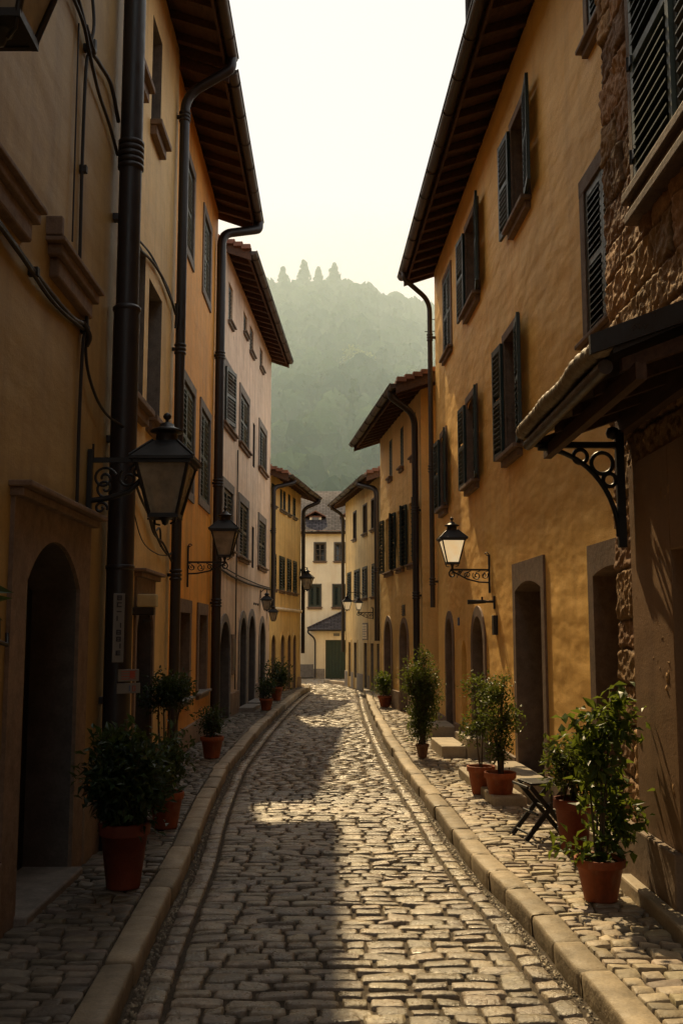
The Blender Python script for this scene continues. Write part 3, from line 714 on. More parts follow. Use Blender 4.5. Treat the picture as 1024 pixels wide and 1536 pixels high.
# the house facing down the lane, and the garage at its foot
h = FH = House((-10, 39.5), (4, 39.5), 'slate_roof_house', 'pale cream house with slate roof facing up the lane at its far end', group=G)
h.pl = M.pl_far
for x in (3.2, 6.0): window(h, x, x+.42, 4.52, 5.22, None, None, .05, M.frame_g, True, M.st_brown, .12, sill_h=.05); window(h, x-.05, x+.5, 2.72, 3.6, 'closed', M.shutter, .04, M.frame_g, True, M.st_brown, .12, .07, panes=False)
for (a, b) in ((8.95, 9.35), (9.75, 10.12)): window(h, a, b, 4.53, 5.24, None, None, .05, M.frame_g, True, M.st_brown, .12, sill_h=.05)
for (a, b) in ((8.72, 9.18), (9.67, 10.15)): window(h, a, b, 2.73, 3.6, 'closed', M.shutter, .04, M.frame_g, True, M.st_brown, .12, .06, panes=False)
shell(h, 5.72, 6.6, R(30), h.pl, .5, M.st_grey)
roof(h, 5.72, 6.6, R(30), .22, .3, .3, tile=M.slate, gut_ends=None, rafters=.5, gm=M.pipe, rr=.05, tilew=.26, soffit=M.pl_far, amp=.004)
def dormer(x):
    z = 6.05; mb = MB(); mb.box(x-.24, x+.24, .62, 1.6, z, z+.36, M.pl_far)
    mb.box(x-.14, x+.14, .605, .622, z+.06, z+.3, M.sign)
    for s in (-1, 1): mb.add([(x+s*.42, .45, z+.3), (x, .45, z+.52), (x, 1.9, z+.52), (x+s*.42, 1.9, z+.3), (x+s*.42, .45, z+.34), (x, .45, z+.57), (x, 1.9, z+.57), (x+s*.42, 1.9, z+.34)],
        [(0, 1, 2, 3), (4, 5, 6, 7), (0, 1, 5, 4), (0, 3, 7, 4)], M.tile_e)
    mb.box(x-.25, x+.25, .6, 1.7, z+.3, z+.36, M.tile_e)
    mb.build('dormer', M.pl_far, h.root)
dormer(8.95); dormer(10.35)

h = GA = House((-1.05, 38), (2.2, 38), 'garage', 'low garage with green door and small slate roof at the foot of the pale house', 'garage', None)
h.pl = M.pl_far
h.holes.append((.45, 1.2, 0, 1.45, None, 0)); h.doors.append((.42, 1.23))
mb = MB(); mb.box(.45, 1.2, .08, .12, 0, 1.45, M.door_g)
for k in range(6): mb.box(.46+.123*k, .575+.123*k, .06, .0801, .02, 1.43, M.door_g, .006)
mb.build('garage_door', M.door_g, h.root)
mb = MB(); mb.quad((.45, 0, 0), (.45, 0, 1.45), (.45, .1, 1.45), (.45, .1, 0)); mb.quad((1.2, 0, 0), (1.2, 0, 1.45), (1.2, .1, 1.45), (1.2, .1, 0)); mb.quad((.45, 0, 1.45), (1.2, 0, 1.45), (1.2, .1, 1.45), (.45, .1, 1.45)); mb.build('door_frame', M.st_brown, h.root)
mb = MB()
for (a, b) in ((0, .45), (1.2, 3.25)): mb.quad((a, 0, 0), (b, 0, 0), (b, 0, 1.85), (a, 0, 1.85))
mb.quad((.45, 0, 1.45), (1.2, 0, 1.45), (1.2, 0, 1.85), (.45, 0, 1.85)); mb.quad((0, 0, 0), (0, 0, 1.85), (0, 1.49, 1.85), (0, 1.49, 0)); mb.build('wall', M.pl_far, h.root)
mb = MB(); mb.box(0, .42, -.03, .01, 0, .38, M.st_grey); mb.box(1.23, 3.2, -.03, .01, 0, .38, M.st_grey); mb.build('plinth', M.st_grey, h.root)
mb = MB(); e = -.22; A = [(e, e, 1.88), (3.3, e, 1.88), (3.3, 1.48, 2.55), (1.15, 1.48, 2.55), (e, 1.48, 1.88)]
mb.add(A+[(p[0], p[1], p[2]-.06) for p in A], [(0, 1, 2, 3), (0, 3, 4), (0, 5, 6, 1), (0, 4, 9, 5), (5, 9, 8, 7, 6)], M.slate)
mb.tube([(e, e, 1.9), (1.15, 1.48, 2.58)], .035, 6, M.slate); mb.build('roof', M.slate, h.root)
mb = MB(); mb.tube([(e, e-.03, 1.83), (3.3, e-.03, 1.83)], .045, 8, M.pipe); mb.build('gutter', M.pipe, h.root)
downpipe(h, [(e+.02, e-.03, 1.82), (e+.02, e-.03, 1.72), (.06, -.06, 1.5), (.06, -.06, .05)], .03)
mb = MB(); mb.box(.75, .98, -.05, .01, 1.6, 1.7, M.sign, .01); mb.build('wall_light', M.sign, h.root)

# ------------------------------------------------------------------ stone house nearest on the right
h = R0 = House((1.9, 6.85), (1.9, -15), 'stone_house', 'rough rubble-stone house nearest on the right with a canopy over its door', group=G)
h.pl = M.rubble
HR = 11.0
WIN = (.78, 2.3, 4.5, 6.2); DOOR = (1.2, 2.35, 0, 2.45)
ds = 0.0125; NS, NZ = int(3.2/ds), int(7.6/ds)
s = np.arange(NS+1)*ds; z = np.arange(NZ+1)*ds
courses = [0]
rr_ = random.Random(3)
while courses[-1] < HR: courses.append(courses[-1]+rr_.uniform(.2, .36))
joints = []
for k in range(len(courses)):
    xs = [-rr_.uniform(0, .3)]
    while xs[-1] < 3.6: xs.append(xs[-1]+rr_.uniform(.3, .75))
    joints.append(xs)
V = np.zeros(((NS+1)*(NZ+1), 3)); T = np.zeros((len(V), 3)); q = 0
stone_tint = {}
import bisect
for j in range(NZ+1):
    for i in range(NS+1):
        x, y = s[i], z[j]
        wx = x+.05*noise.noise((x*4, y*4, 0)); wy = y+.045*noise.noise((x*3.1, y*3.1, 7))
        k = max(0, bisect.bisect(courses, wy)-1); c0, c1 = courses[k], courses[k+1]
        js = joints[k]; m = max(0, bisect.bisect(js, wx)-1); a0, a1 = js[m], js[min(m+1, len(js)-1)]
        d = min(wx-a0, a1-wx, wy-c0, c1-wy); d = max(d, 0)
        key = (k, m)
        if key not in stone_tint: stone_tint[key] = (rr_.uniform(.62, 1.25), rr_.uniform(-1, 1), rr_.uniform(-.12, .12), rr_.uniform(-.12, .12))
        tn, off, tx, tz = stone_tint[key]
        pr = min(d/.022, 1); pr = pr*pr*(3-2*pr)
        n1 = noise.fractal((x*9, y*9, k*3.1+m), 1.0, 2.1, 4)
        n2 = noise.fractal((x*26, y*20, k*1.7), 1.0, 2.0, 2); n3 = abs(noise.noise((x*7+k, y*11-x*6, m*2.0)))
        hgt = pr*(.020+.006*off+tx*(wx-(a0+a1)/2)*.35+tz*(wy-(c0+c1)/2)*.5)+.013*n1+.012*n2+.016*n3
        V[q] = (x, -hgt, y); g = .45+.55*pr; T[q] = (tn*g, tn*g*(1+.04*off), tn*g*(1-.05*off)); q += 1
ii, jj = np.meshgrid(np.arange(NS), np.arange(NZ)); ii = ii.ravel(); jj = jj.ravel()
cs, cz = (ii+.5)*ds, (jj+.5)*ds
keep = np.ones(len(ii), bool)
for (a, b, c, d) in (WIN, DOOR): keep &= ~((cs > a) & (cs < b) & (cz > c) & (cz < d))
ii, jj = ii[keep], jj[keep]; W = NS+1
F = np.stack([jj*W+ii, jj*W+ii+1, (jj+1)*W+ii+1, (jj+1)*W+ii], 1)
np_mesh('rubble_wall', V, F, M.rubble, h.root, T, True)
mb = MB(); L = h.L
mb.quad((3.2, 0, 0), (L, 0, 0), (L, 0, HR), (3.2, 0, HR)); mb.quad((0, 0, 7.6), (3.2, 0, 7.6), (3.2, 0, HR), (0, 0, HR))
mb.quad((0, .0, 0), (0, .0, HR), (0, 5, HR), (0, 5, 0)); mb.quad((L, 0, 0), (L, 5, 0), (L, 5, HR), (L, 0, HR)); mb.quad((0, 5, 0), (0, 5, HR), (L, 5, HR), (L, 5, 0)); mb.quad((0, 0, HR), (L, 0, HR), (L, 5, HR), (0, 5, HR))
mb.build('wall', M.rubble_p, h.root)
roof(h, HR, 5, R(18), .35, .05, .2)
# smooth plastered pier and lintel round the door
mb = MB(); p = -.04
mb.box(.42, DOOR[0], p, .3, .5, 2.78, M.pl_brown, .006); mb.box(DOOR[0]+.001, DOOR[1]+.5, p, .3, DOOR[3]-.28, 2.78, M.pl_brown, .006); mb.box(DOOR[1], DOOR[1]+.5, p-.002, .3, 0, DOOR[3]-.281, M.pl_brown)
mb.build('door_surround', M.pl_brown, h.root)
mb = MB(); mb.box(-.02, DOOR[0]-.002, -.085, .2, 0, .5, M.plinth, .012); mb.build('plinth', M.plinth, h.root)
mb = MB(); mb.quad((DOOR[0], .3, 0), (DOOR[1], .3, 0), (DOOR[1], .3, DOOR[3]), (DOOR[0], .3, DOOR[3]), M.door)
for k in range(8): mb.box(DOOR[0]+.145*k+.005, DOOR[0]+.145*k+.14, .27, .301, .02, 2.15, M.door, .004)
mb.build('door', M.door, h.root)
mb = MB(); mb.box(.32, 2.7, -.16, .3, 0, .2, M.step, .015); mb.build('doorstep', M.step, h.root)
# shuttered window with a deep moulded sill
wn = MB(); a, b, c, d = WIN
for (p0, p1) in (((a, c), (a, d)), ((a, d), (b, d)), ((b, d), (b, c)), ((b, c), (a, c))): wn.quad((p0[0], -.03, p0[1]), (p1[0], -.03, p1[1]), (p1[0], .22, p1[1]), (p0[0], .22, p0[1]), M.st_brown)
wn.box(a-.08, a, -.04, .05, c-.05, d+.1, M.st_brown, .01); wn.box(b, b+.1, -.04, .05, c-.05, d+.1, M.st_brown, .01)
wn.box(a+.0, a+.05, .1, .16, c, d, M.frame); wn.box(b-.05, b, .1, .16, c, d, M.frame); wn.box((a+b)/2-.03, (a+b)/2+.03, .1, .16, c, d, M.frame)
wo = wn.build('window', M.st_brown, h.root)
pb = MB(); pb.quad((a, .14, c), (b, .14, c), (b, .14, d), (a, .14, d)); pb.build('pane', M.pane, wo)
w = (b-a)/2
shutter(wo, a+.01, -.025, c+.02, w-.015, d-c-.04, 0, M.shutter_g, .075, hinges=True)
shutter(wo, b-.01, .0, c+.02, w-.015, d-c-.04, PI, M.shutter_s, .075)
sb = MB(); sb.box(a-.03, b+.16, -.12, .05, c-.10, c-.03, M.st_brown, .012); sb.box(a+.0, b+.11, -.085, .05, c-.17, c-.101, M.st_brown, .02); sb.box(a-.01, b+.13, -.11, .05, c-.24, c-.171, M.st_brown, .012)
sb.build('sill', M.st_brown, wo)
# canopy over the door
mb = MB(); s0, s1 = .3, 2.4; yo, zo, zi = -.66, 3.02, 3.30
mb.add([(s0, yo, zo), (s1, yo, zo), (s1, .0, zi), (s0, .0, zi), (s0, yo, zo-.05), (s1, yo, zo-.05), (s1, .0, zi-.05), (s0, .0, zi-.05)],
       [(0, 1, 2, 3), (7, 6, 5, 4), (0, 4, 5, 1), (1, 5, 6, 2), (3, 7, 4, 0)], M.black_roof)
for k in range(6):
    x = s0+.02+(s1-s0-.04)*k/5; mb.tube([(x, yo, zo+.012), (x, .0, zi+.012)], .016, 6, M.black_roof)
mb.tube([(s0, -.02, zi+.03), (s1, -.02, zi+.03)], .035, 8, M.black_roof)
for k in range(5):
    x = s0+.1+(s1-s0-.2)*k/4; mb.add([(x-.03, yo+.06, zo-.052), (x+.03, yo+.06, zo-.052), (x+.03, 0, zi-.1), (x-.03, 0, zi-.1), (x-.03, yo+.06, zo-.11), (x+.03, yo+.06, zo-.11), (x+.03, 0, zi-.18), (x-.03, 0, zi-.18)],
        [(7, 6, 5, 4), (0, 4, 5, 1), (1, 5, 6, 2), (3, 7, 4, 0)], M.rafter)
mb.box(s0, s1, yo+.10, yo+.15, zo-.17, zo-.09, M.rafter); mb.box(s0+.02, s1, -.085, -.01, zi-.3, zi-.16, M.rafter)
mb.add([(s1, yo-.11, zo+.03), (s1, -.0, zi+.045), (s1, -.0, zi-.07), (s1, yo-.11, zo-.06), (s1+.03, yo-.11, zo+.03), (s1+.03, 0, zi+.045), (s1+.03, 0, zi-.07), (s1+.03, yo-.11, zo-.06)], [(0, 1, 2, 3), (7, 6, 5, 4), (0, 4, 5, 1), (2, 6, 7, 3), (0, 3, 7, 4)], M.black_roof)
can = mb.build('canopy', M.black_roof, h.root)
mb = MB(); N = 420; pts = []; rs = []      # ribbed roll of half tiles along the outer edge
for i in range(N+1):
    x = s0-.03+(s1-s0+.03)*i/N; pts.append((x, yo-.035+.006*math.sin(x*9), zo+.01+.006*math.sin(x*7+1))); ph = (x*19+.3*math.sin(x*5)) % 1.0
    rs.append(.036+.015*(1-ph)+.003*math.sin(x*60))
mb.tube(pts, rs, 14, M.roll); mb.build('edge_roll', M.roll, can)
mb = MB(); mb.tube([(s0+.05, yo-.01, zo-.085), (s1-.1, yo-.01, zo-.085)], .036, 12, M.gutter); mb.build('gutter', M.gutter, can)
def canopy_bracket(x):
    mb = MB(); r = .016
    mb.box(x-.022, x+.022, -.115, -.062, 2.25, 3.02, M.iron, .004)
    mb.box(x-.018, x+.018, -.60, -.115, 2.90, 2.94, M.iron, .004)
    mb.tube([(x, -.60, 2.92), (x, -.66, 2.93), (x, -.70, 2.95)], .02, 8, M.iron)
    mb.tube([(x, -.62+.51*math.sin(t), 2.9-.58*(1-math.cos(t))) for t in [PI/2*k/14 for k in range(15)]], .017, 8, M.iron)
    for (cy, cz, cr) in ((-.345, 2.845, .045), (-.205, 2.80, .07), (-.16, 2.69, .042)):
        mb.tube([(x, cy+cr*math.cos(2*PI*k/20), cz+cr*math.sin(2*PI*k/20)) for k in range(21)], .014, 6, M.iron, cap=False)
    mb.lathe([(0, -.045), (.035, -.03), (.045, 0), (.035, .03), (0, .045)], (x, -.13, 3.0), 10, M.iron)
    mb.build('bracket', M.iron, can)
canopy_bracket(.42)
# ------------------------------------------------------------------ ground, road, pavements, kerbs
KL = [(-.9, 1.0), (-.93, 3.0), (-.96, 4.35), (-1.0, 5.1), (-1.05, 6.1), (-1.1, 7.5), (-1.22, 9.3), (-1.33, 11.6), (-1.38, 13.4), (-1.36, 18), (-1.25, 24), (-1.10, 28), (-.96, 30), (-1.0, 31.2), (-1.4, 32.0), (-2.4, 32.4), (-4.0, 32.4)]
KR = [(1.40, 1.0), (1.23, 3.0), (1.15, 4.5), (1.10, 5.2), (1.05, 6.1), (.97, 6.9), (.90, 8.1), (.85, 9.6), (.80, 10.8), (.70, 14), (.65, 17), (.62, 23), (.64, 28), (.62, 30), (.46, 31.8), (.05, 33.2), (-.40, 34.2), (-.62, 34.9)]
def catmull(P, step=0.12):
    P = [Vector((p[0], p[1], 0)) for p in P]; P = [P[0]*2-P[1]]+P+[P[-1]*2-P[-2]]; out = []
    for i in range(1, len(P)-2):
        n = max(2, int((P[i+1]-P[i]).length/step))
        for k in range(n):
            t = k/n; a, b, c, d = P[i-1], P[i], P[i+1], P[i+2]
            out.append(.5*(2*b+(c-a)*t+(2*a-5*b+4*c-d)*t*t+(3*b-a-3*c+d)*t**3))
    out.append(P[-2]); return out
cl, cr = catmull(KL), catmull(KR)
KW = 0.155
def kerb(path, side, label):
    """side: +1 stones lie to the right of the path, -1 to the left (path runs away from the camera)"""
    V = []; F = []; T = []; i = 0; rd = random.Random(11+side)
    acc = [0]
    for a, b in zip(path, path[1:]): acc.append(acc[-1]+(b-a).length)
    def P(d):
        d = min(max(d, 0), acc[-1]-1e-4); k = max(0, bisect.bisect(acc, d)-1); k = min(k, len(path)-2)
        t = (d-acc[k])/(acc[k+1]-acc[k]); p = path[k].lerp(path[k+1], t); g = (path[min(k+2, len(path)-1)]-path[max(k-1, 0)]).normalized(); return p, Vector((g.y, -g.x, 0))*side
    d = 0.0
    while d < acc[-1]-.15:
        L = rd.uniform(.42, .82); e = min(d+L-.014, acc[-1]); dx = rd.uniform(-.014, .014); dz = rd.uniform(-.006, .008); tn = rd.uniform(.78, 1.2); tl = rd.uniform(-.008, .008)
        prof = [(0.006, -.05), (0.0, .095), (.003, .116), (.012, .125), (.07, .128), (KW-.012, .127), (KW-.003, .12), (KW, .06), (KW, -.02)]
        ks = [0, .010, .05]+[.05+(e-d-.1)*q/3 for q in (1, 2)]+[e-d-.05, e-d-.010, e-d]; rows = []
        for n_, kk in enumerate(ks):
            p, nn = P(d+kk); edge = {0: .009, 1: .002}.get(min(n_, len(ks)-1-n_), 0); row = []
            for (u, zz) in prof:
                uu = u+dx+(edge if u < .05 else (-edge if u > KW-.05 else 0))*.7+.005*noise.noise((d*3+kk*9, u*14, side))
                z = zz+dz+tl*(kk/L-.5)*2-(edge if zz > .05 else 0)+.005*noise.noise((d+kk*7, u*22, 3+side))
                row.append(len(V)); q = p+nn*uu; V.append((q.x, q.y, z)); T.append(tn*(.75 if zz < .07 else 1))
            rows.append(row)
        for a, b in zip(rows, rows[1:]):
            for k in range(len(prof)-1): F.append((a[k], a[k+1], b[k+1], b[k]) if side > 0 else (a[k], b[k], b[k+1], a[k+1]))
        for row in (rows[0], rows[-1]):
            for k in range(0, 3): F.append((row[k], row[k+1], row[len(prof)-2-k], row[len(prof)-1-k]))
        d += L
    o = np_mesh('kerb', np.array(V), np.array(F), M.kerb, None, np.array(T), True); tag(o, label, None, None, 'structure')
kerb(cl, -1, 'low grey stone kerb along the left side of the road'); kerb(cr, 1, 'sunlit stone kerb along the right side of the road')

yl = np.array([p.y for p in cl]); xl = np.array([p.x for p in cl]); m_ = yl < 31.0; yl, xl = yl[m_], xl[m_]
yr = np.array([p.y for p in cr]); xr = np.array([p.x for p in cr])
def XL(y): return float(np.interp(y, yl, xl)) if y < 31 else -1.0-(y-31)**1.2*3.2
def XR(y): return float(np.interp(y, yr, xr)) if y < 34.9 else (-.62+(y-34.9)*.8)
def wallL(y):
    if y < 8.1: return -1.8
    if y < 12.2: return -2.08
    if y < 16.95: return -2.14
    if y < 26.25: return -2.26+.0413*(y-17)
    return -1.9+.1477*(y-26.3)
def wallR(y):
    if y < 6.85: return 1.9
    if y < 17.6: return 2.18-.05*(y-6.85)
    if y < 18.6: return 1.75
    if y < 23.5: return 1.5-.1184*(y-18.6)
    if y < 27: return 1.2
    return 1.08-.158*(y-27)

def template(N):
    g = {7: [-1, -.95, -.82, 0, .82, .95, 1], 5: [-1, -.88, 0, .88, 1], 4: [-1, -.84, .84, 1]}[N]
    a, b = np.meshgrid(g, g); a, b = a.ravel(), b.ravel(); m = np.maximum(abs(a), abs(b))
    pn = (abs(a)**10+abs(b)**10)**(1/10); k = np.where(m > 0, m/np.maximum(pn, 1e-6), 1)
    h = np.where(m > .99, -1.0, np.where(m > .83, .80, 1.0)*(1-.12*(np.minimum(a*a, 1)+np.minimum(b*b, 1))*.5))
    i, j = np.meshgrid(np.arange(N-1), np.arange(N-1)); i, j = i.ravel(), j.ravel()
    F = np.stack([j*N+i, j*N+i+1, (j+1)*N+i+1, (j+1)*N+i], 1)
    return a*k, b*k, h, m, F
class Stones:
    def __init__(self): self.V = []; self.F = []; self.T = []; self.n = 0
    def put(self, x, y, hx, hy, rot, z, H, N, tint):
        a, b, h, m, F = template_c[N]
        hs = H*(1+rng.uniform(-.16, .16)); ca, sa = math.cos(rot), math.sin(rot)
        px = a*hx*(1+rng.uniform(-.05, .05)*b); py = b*hy*(1+rng.uniform(-.12, .12)*a)
        if N > 4:
            px = px+rng.normal(0, .05, len(a))*hx*(m < .95)*.5; px = px+rng.normal(0, .035, len(a))*hx*(m > .95); py = py+rng.normal(0, .05, len(a))*hy*(m > .95)
        zz = z+np.where(h < 0, -.03, h*hs+a*rng.normal(0, .004)+b*rng.normal(0, .004)+rng.normal(0, .0019, len(a)))
        self.V.append(np.stack([x+px*ca-py*sa, y+px*sa+py*ca, zz], 1)); self.F.append(F+self.n); self.n += len(a)
        c = np.array([1, 1+rng.normal(0, .02), 1+rng.normal(0, .04)])*tint
        self.T.append(np.where(m[:, None] > .99, .45, 1.0)*c[None, :])
    def build(self, name, m): return np_mesh(name, np.concatenate(self.V), np.concatenate(self.F), m, None, np.concatenate(self.T), True)
template_c = {k: template(k) for k in (7, 5, 4)}

def rows(st, x0f, x1f, y0, y1, z, H, dep, wid, lod, gap=.014, skew=0.0, ends=False):
    y = y0
    while y < y1:
        k = 1+max(0, (y-14))*.03; d = rng.uniform(*dep)*min(k, 1.6); yc = y+d/2
        a, b = x0f(yc), x1f(yc)
        sl0 = (x0f(yc+.5)-x0f(yc-.5)); sl1 = (x1f(yc+.5)-x1f(yc-.5))
        x = a+rng.uniform(-.02, .02)*0
        N = lod(yc)
        bow = rng.uniform(-.02, .02)
        while x < b-.03:
            w = rng.uniform(*wid)*min(k, 1.6)
            if b-(x+w) < wid[0]*.7: w = b-x
            t = (x+w/2-a)/max(b-a, .01); sl = sl0*(1-t)+sl1*t
            dd = d*rng.uniform(.86, 1.04)
            st.put(x+w/2, yc+rng.normal(0, .007)-sl*0+bow*math.sin(PI*t)+.012*noise.noise((x*2, yc*2, 0)), w/2-gap/2, dd/2-gap/2, -math.atan(sl)*.4+rng.normal(0, .02), z, H, N, rng.uniform(.62, 1.32))
            x += w
        y += d
lod = lambda y: 7 if y < 11 else (5 if y < 20 else 4)
st = Stones(); BW = .125; GAP = .06
def edge_course(st, f, side):
    y = 2.2
    while y < 30:
        d = rng.uniform(.13, .24)*(1 if y < 15 else 1.5); yc = y+d/2; x = f(yc)+side*(GAP+BW/2)
        sl = f(yc+.3)-f(yc-.3)
        st.put(x, yc, BW/2-.008, d/2-.008, -math.atan(sl/.6), .0, .028, lod(yc), rng.uniform(.75, 1.35)); y += d
edge_course(st, XL, 1); edge_course(st, XR, -1)
rows(st, lambda y: XL(y)+GAP+BW+.01, lambda y: XR(y)-GAP-BW-.01, 2.2, 30.4, 0, .024, (.085, .125), (.10, .27), lod, .009)
rows(st, lambda y: XL(y)+.15, lambda y: min(XR(y)-.1, 3), 30.4, 37.6, 0, .03, (.12, .16), (.16, .3), lambda y: 4)
road = st.build('road', M.cobble); tag(road, 'worn cobbled road winding away between the kerbs', None, None, 'structure')
st = Stones()
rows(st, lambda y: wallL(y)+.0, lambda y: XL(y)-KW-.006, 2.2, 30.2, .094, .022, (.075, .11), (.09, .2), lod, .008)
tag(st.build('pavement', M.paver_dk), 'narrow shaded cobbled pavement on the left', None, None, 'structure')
st = Stones()
rows(st, lambda y: XR(y)+KW+.006, lambda y: wallR(y)-.0, 2.2, 33.6, .094, .022, (.075, .11), (.09, .2), lod, .008)
tag(st.build('pavement', M.paver), 'sunlit cobbled pavement on the right', None, None, 'structure')
# grit and small pebbles washed into the gutters
st = Stones()
for k in range(2600):
    y = 2.3+abs(rng.normal(0, 1))*6.5; sd = 1 if k % 2 else -1; f = XL if sd > 0 else XR
    if y > 24: continue
    x = f(y)+sd*(.012+abs(rng.normal(0, .028))); s_ = rng.uniform(.004, .011)
    st.put(x, y, s_, s_*rng.uniform(.7, 1.2), rng.uniform(0, 3), .004, s_*.9, 4, rng.uniform(.35, .9))
tag(st.build('gravel', M.paver), 'loose grit gathered along the kerbs', 'gravel', None, 'stuff')
# bedding between the stones, and the earth sheet everything stands on
mb = MB(); ys = [0.5+.5*k for k in range(80)]
for a, b in zip(ys, ys[1:]):
    if b < 31: mb.quad((-2.3, a, .092), (XL(a)-.08, a, .092), (XL(b)-.08, b, .092), (-2.3, b, .092))
    if b < 34: mb.quad((XR(a)+.08, a, .092), (2.35, a, .092), (2.35, b, .092), (XR(b)+.08, b, .092))
tag(mb.build('pavement_bed', M.dirt), 'sandy bedding showing between the pavement stones', None, None, 'structure')
mb = MB(); nx, ny = 30, 260; V = []; F = []
for j in range(ny+1):
    for i in range(nx+1):
        x = -6+12*i/nx; y = .5+39*j/ny; V.append((x, y, .004+.012*noise.noise((x*5, y*5, 0))+.008*noise.noise((x*16, y*16, 4))))
for j in range(ny):
    for i in range(nx): F.append((j*(nx+1)+i, j*(nx+1)+i+1, (j+1)*(nx+1)+i+1, (j+1)*(nx+1)+i))
mb.add(V, F, M.dirt, True); tag(mb.build('road_bed', M.dirt), 'dusty earth bed and gutters between the road stones', None, None, 'structure')
mb = MB(); mb.quad((-900, -300, -.03), (900, -300, -.03), (900, 1200, -.03), (-900, 1200, -.03), M.earth)
tag(mb.build('ground', M.earth), 'open ground around the houses', None, None, 'structure')

# ------------------------------------------------------------------ lanterns
def spiral(c, r0, turns, a0, sgn=1, n=26, r1=.18):
    return [(0, c[0]+r0*(1-(1-r1)*k/n)*math.cos(a0+sgn*2*PI*turns*k/n), c[1]+r0*(1-(1-r1)*k/n)*math.sin(a0+sgn*2*PI*turns*k/n)) for k in range(n+1)]
def lantern_body(root, y, z, k, lit=False, glassm=None):
    """four-sided lantern, eave at height z, centre (0,y); k scales a 0.45 m wide lantern"""
    X = Matrix.Translation((0, y, z)) @ Matrix.Scale(k, 4)
    a, b, H = .185, .095, .40
    mb = MB(); mb.X = X
    for (sx, sy) in ((1, 1), (1, -1), (-1, 1), (-1, -1)): mb.tube([(sx*a, sy*a, -.02), (sx*b, sy*b, -H)], .013, 6)
    for s in (-1, 1):
        mb.box(-a-.015, a+.015, s*a-.014, s*a+.014, -.045, -.005); mb.box(s*a-.014, s*a+.014, -a+.014, a-.014, -.044, -.006)
        mb.box(-b-.012, b+.012, s*b-.012, s*b+.012, -H-.02, -H+.012); mb.box(s*b-.012, s*b+.012, -b+.012, b-.012, -H-.019, -H+.011)
    mb.box(-b, b, -b, b, -H-.015, -H-.003); mb.lathe([(0, -H-.07), (.02, -H-.06), (.03, -H-.03), (.05, -H-.015)], (0, 0, 0), 10)
    for s in (-1, 1): mb.tube([(s*b, s*b, -H), (s*b*.9, s*b*.9, -H-.05), (s*b*.5, s*b*.5, -H-.06)], .008, 5)
    mb.build('lantern_frame', M.iron, root)
    rb = MB(); rb.X = X; e, t, h = .225, .085, .135
    lo = [(-e, -e, 0), (e, -e, 0), (e, e, 0), (-e, e, 0)]; hi = [(-t, -t, h), (t, -t, h), (t, t, h), (-t, t, h)]
    rb.add(lo+hi+[(p[0], p[1], -.022) for p in lo], [(0, 1, 5, 4), (1, 2, 6, 5), (2, 3, 7, 6), (3, 0, 4, 7), (4, 5, 6, 7), (8, 9, 1, 0), (9, 10, 2, 1), (10, 11, 3, 2), (11, 8, 0, 3), (11, 10, 9, 8)])
    for p, q in zip(lo, hi): rb.tube([p, q], .010, 6)
    rb.lathe([(t*.98, h-.01), (t*.9, h+.055), (t*1.02, h+.06), (t*1.38, h+.068), (t*1.42, h+.08), (t*1.0, h+.095), (t*.62, h+.11), (t*.55, h+.13), (.012, h+.145), (.012, h+.16), (.026, h+.172), (.03, h+.188), (.02, h+.205), (0, h+.215)], (0, 0, 0), 16)
    rb.build('lantern_roof', M.iron, root)
    gb = MB(); gb.X = X; a2, b2 = a-.006, b-.006
    for q in range(4):
        c, s = [(1, 0), (0, 1), (-1, 0), (0, -1)][q]
        f = lambda u, w: (u*c-w*s, u*s+w*c)
        p = [(*f(-a2, -a2), -.04), (*f(a2, -a2), -.04), (*f(b2, -b2), -H+.01), (*f(-b2, -b2), -H+.01)]
        gb.quad(p[3], p[2], p[1], p[0])
    gb.build('lantern_glass', glassm or (M.lglass_lit if lit else M.lglass), root)
    bb = MB(); bb.X = X; bb.lathe([(0, -.36), (.018, -.35), (.02, -.27), (.035, -.24), (.045, -.20), (.035, -.15), (.014, -.13), (0, -.128)], (0, 0, 0), 12)
    bb.build('bulb', M.bulb_lit if lit else M.bulb, root)
GL = 'iron street lanterns on the walls'
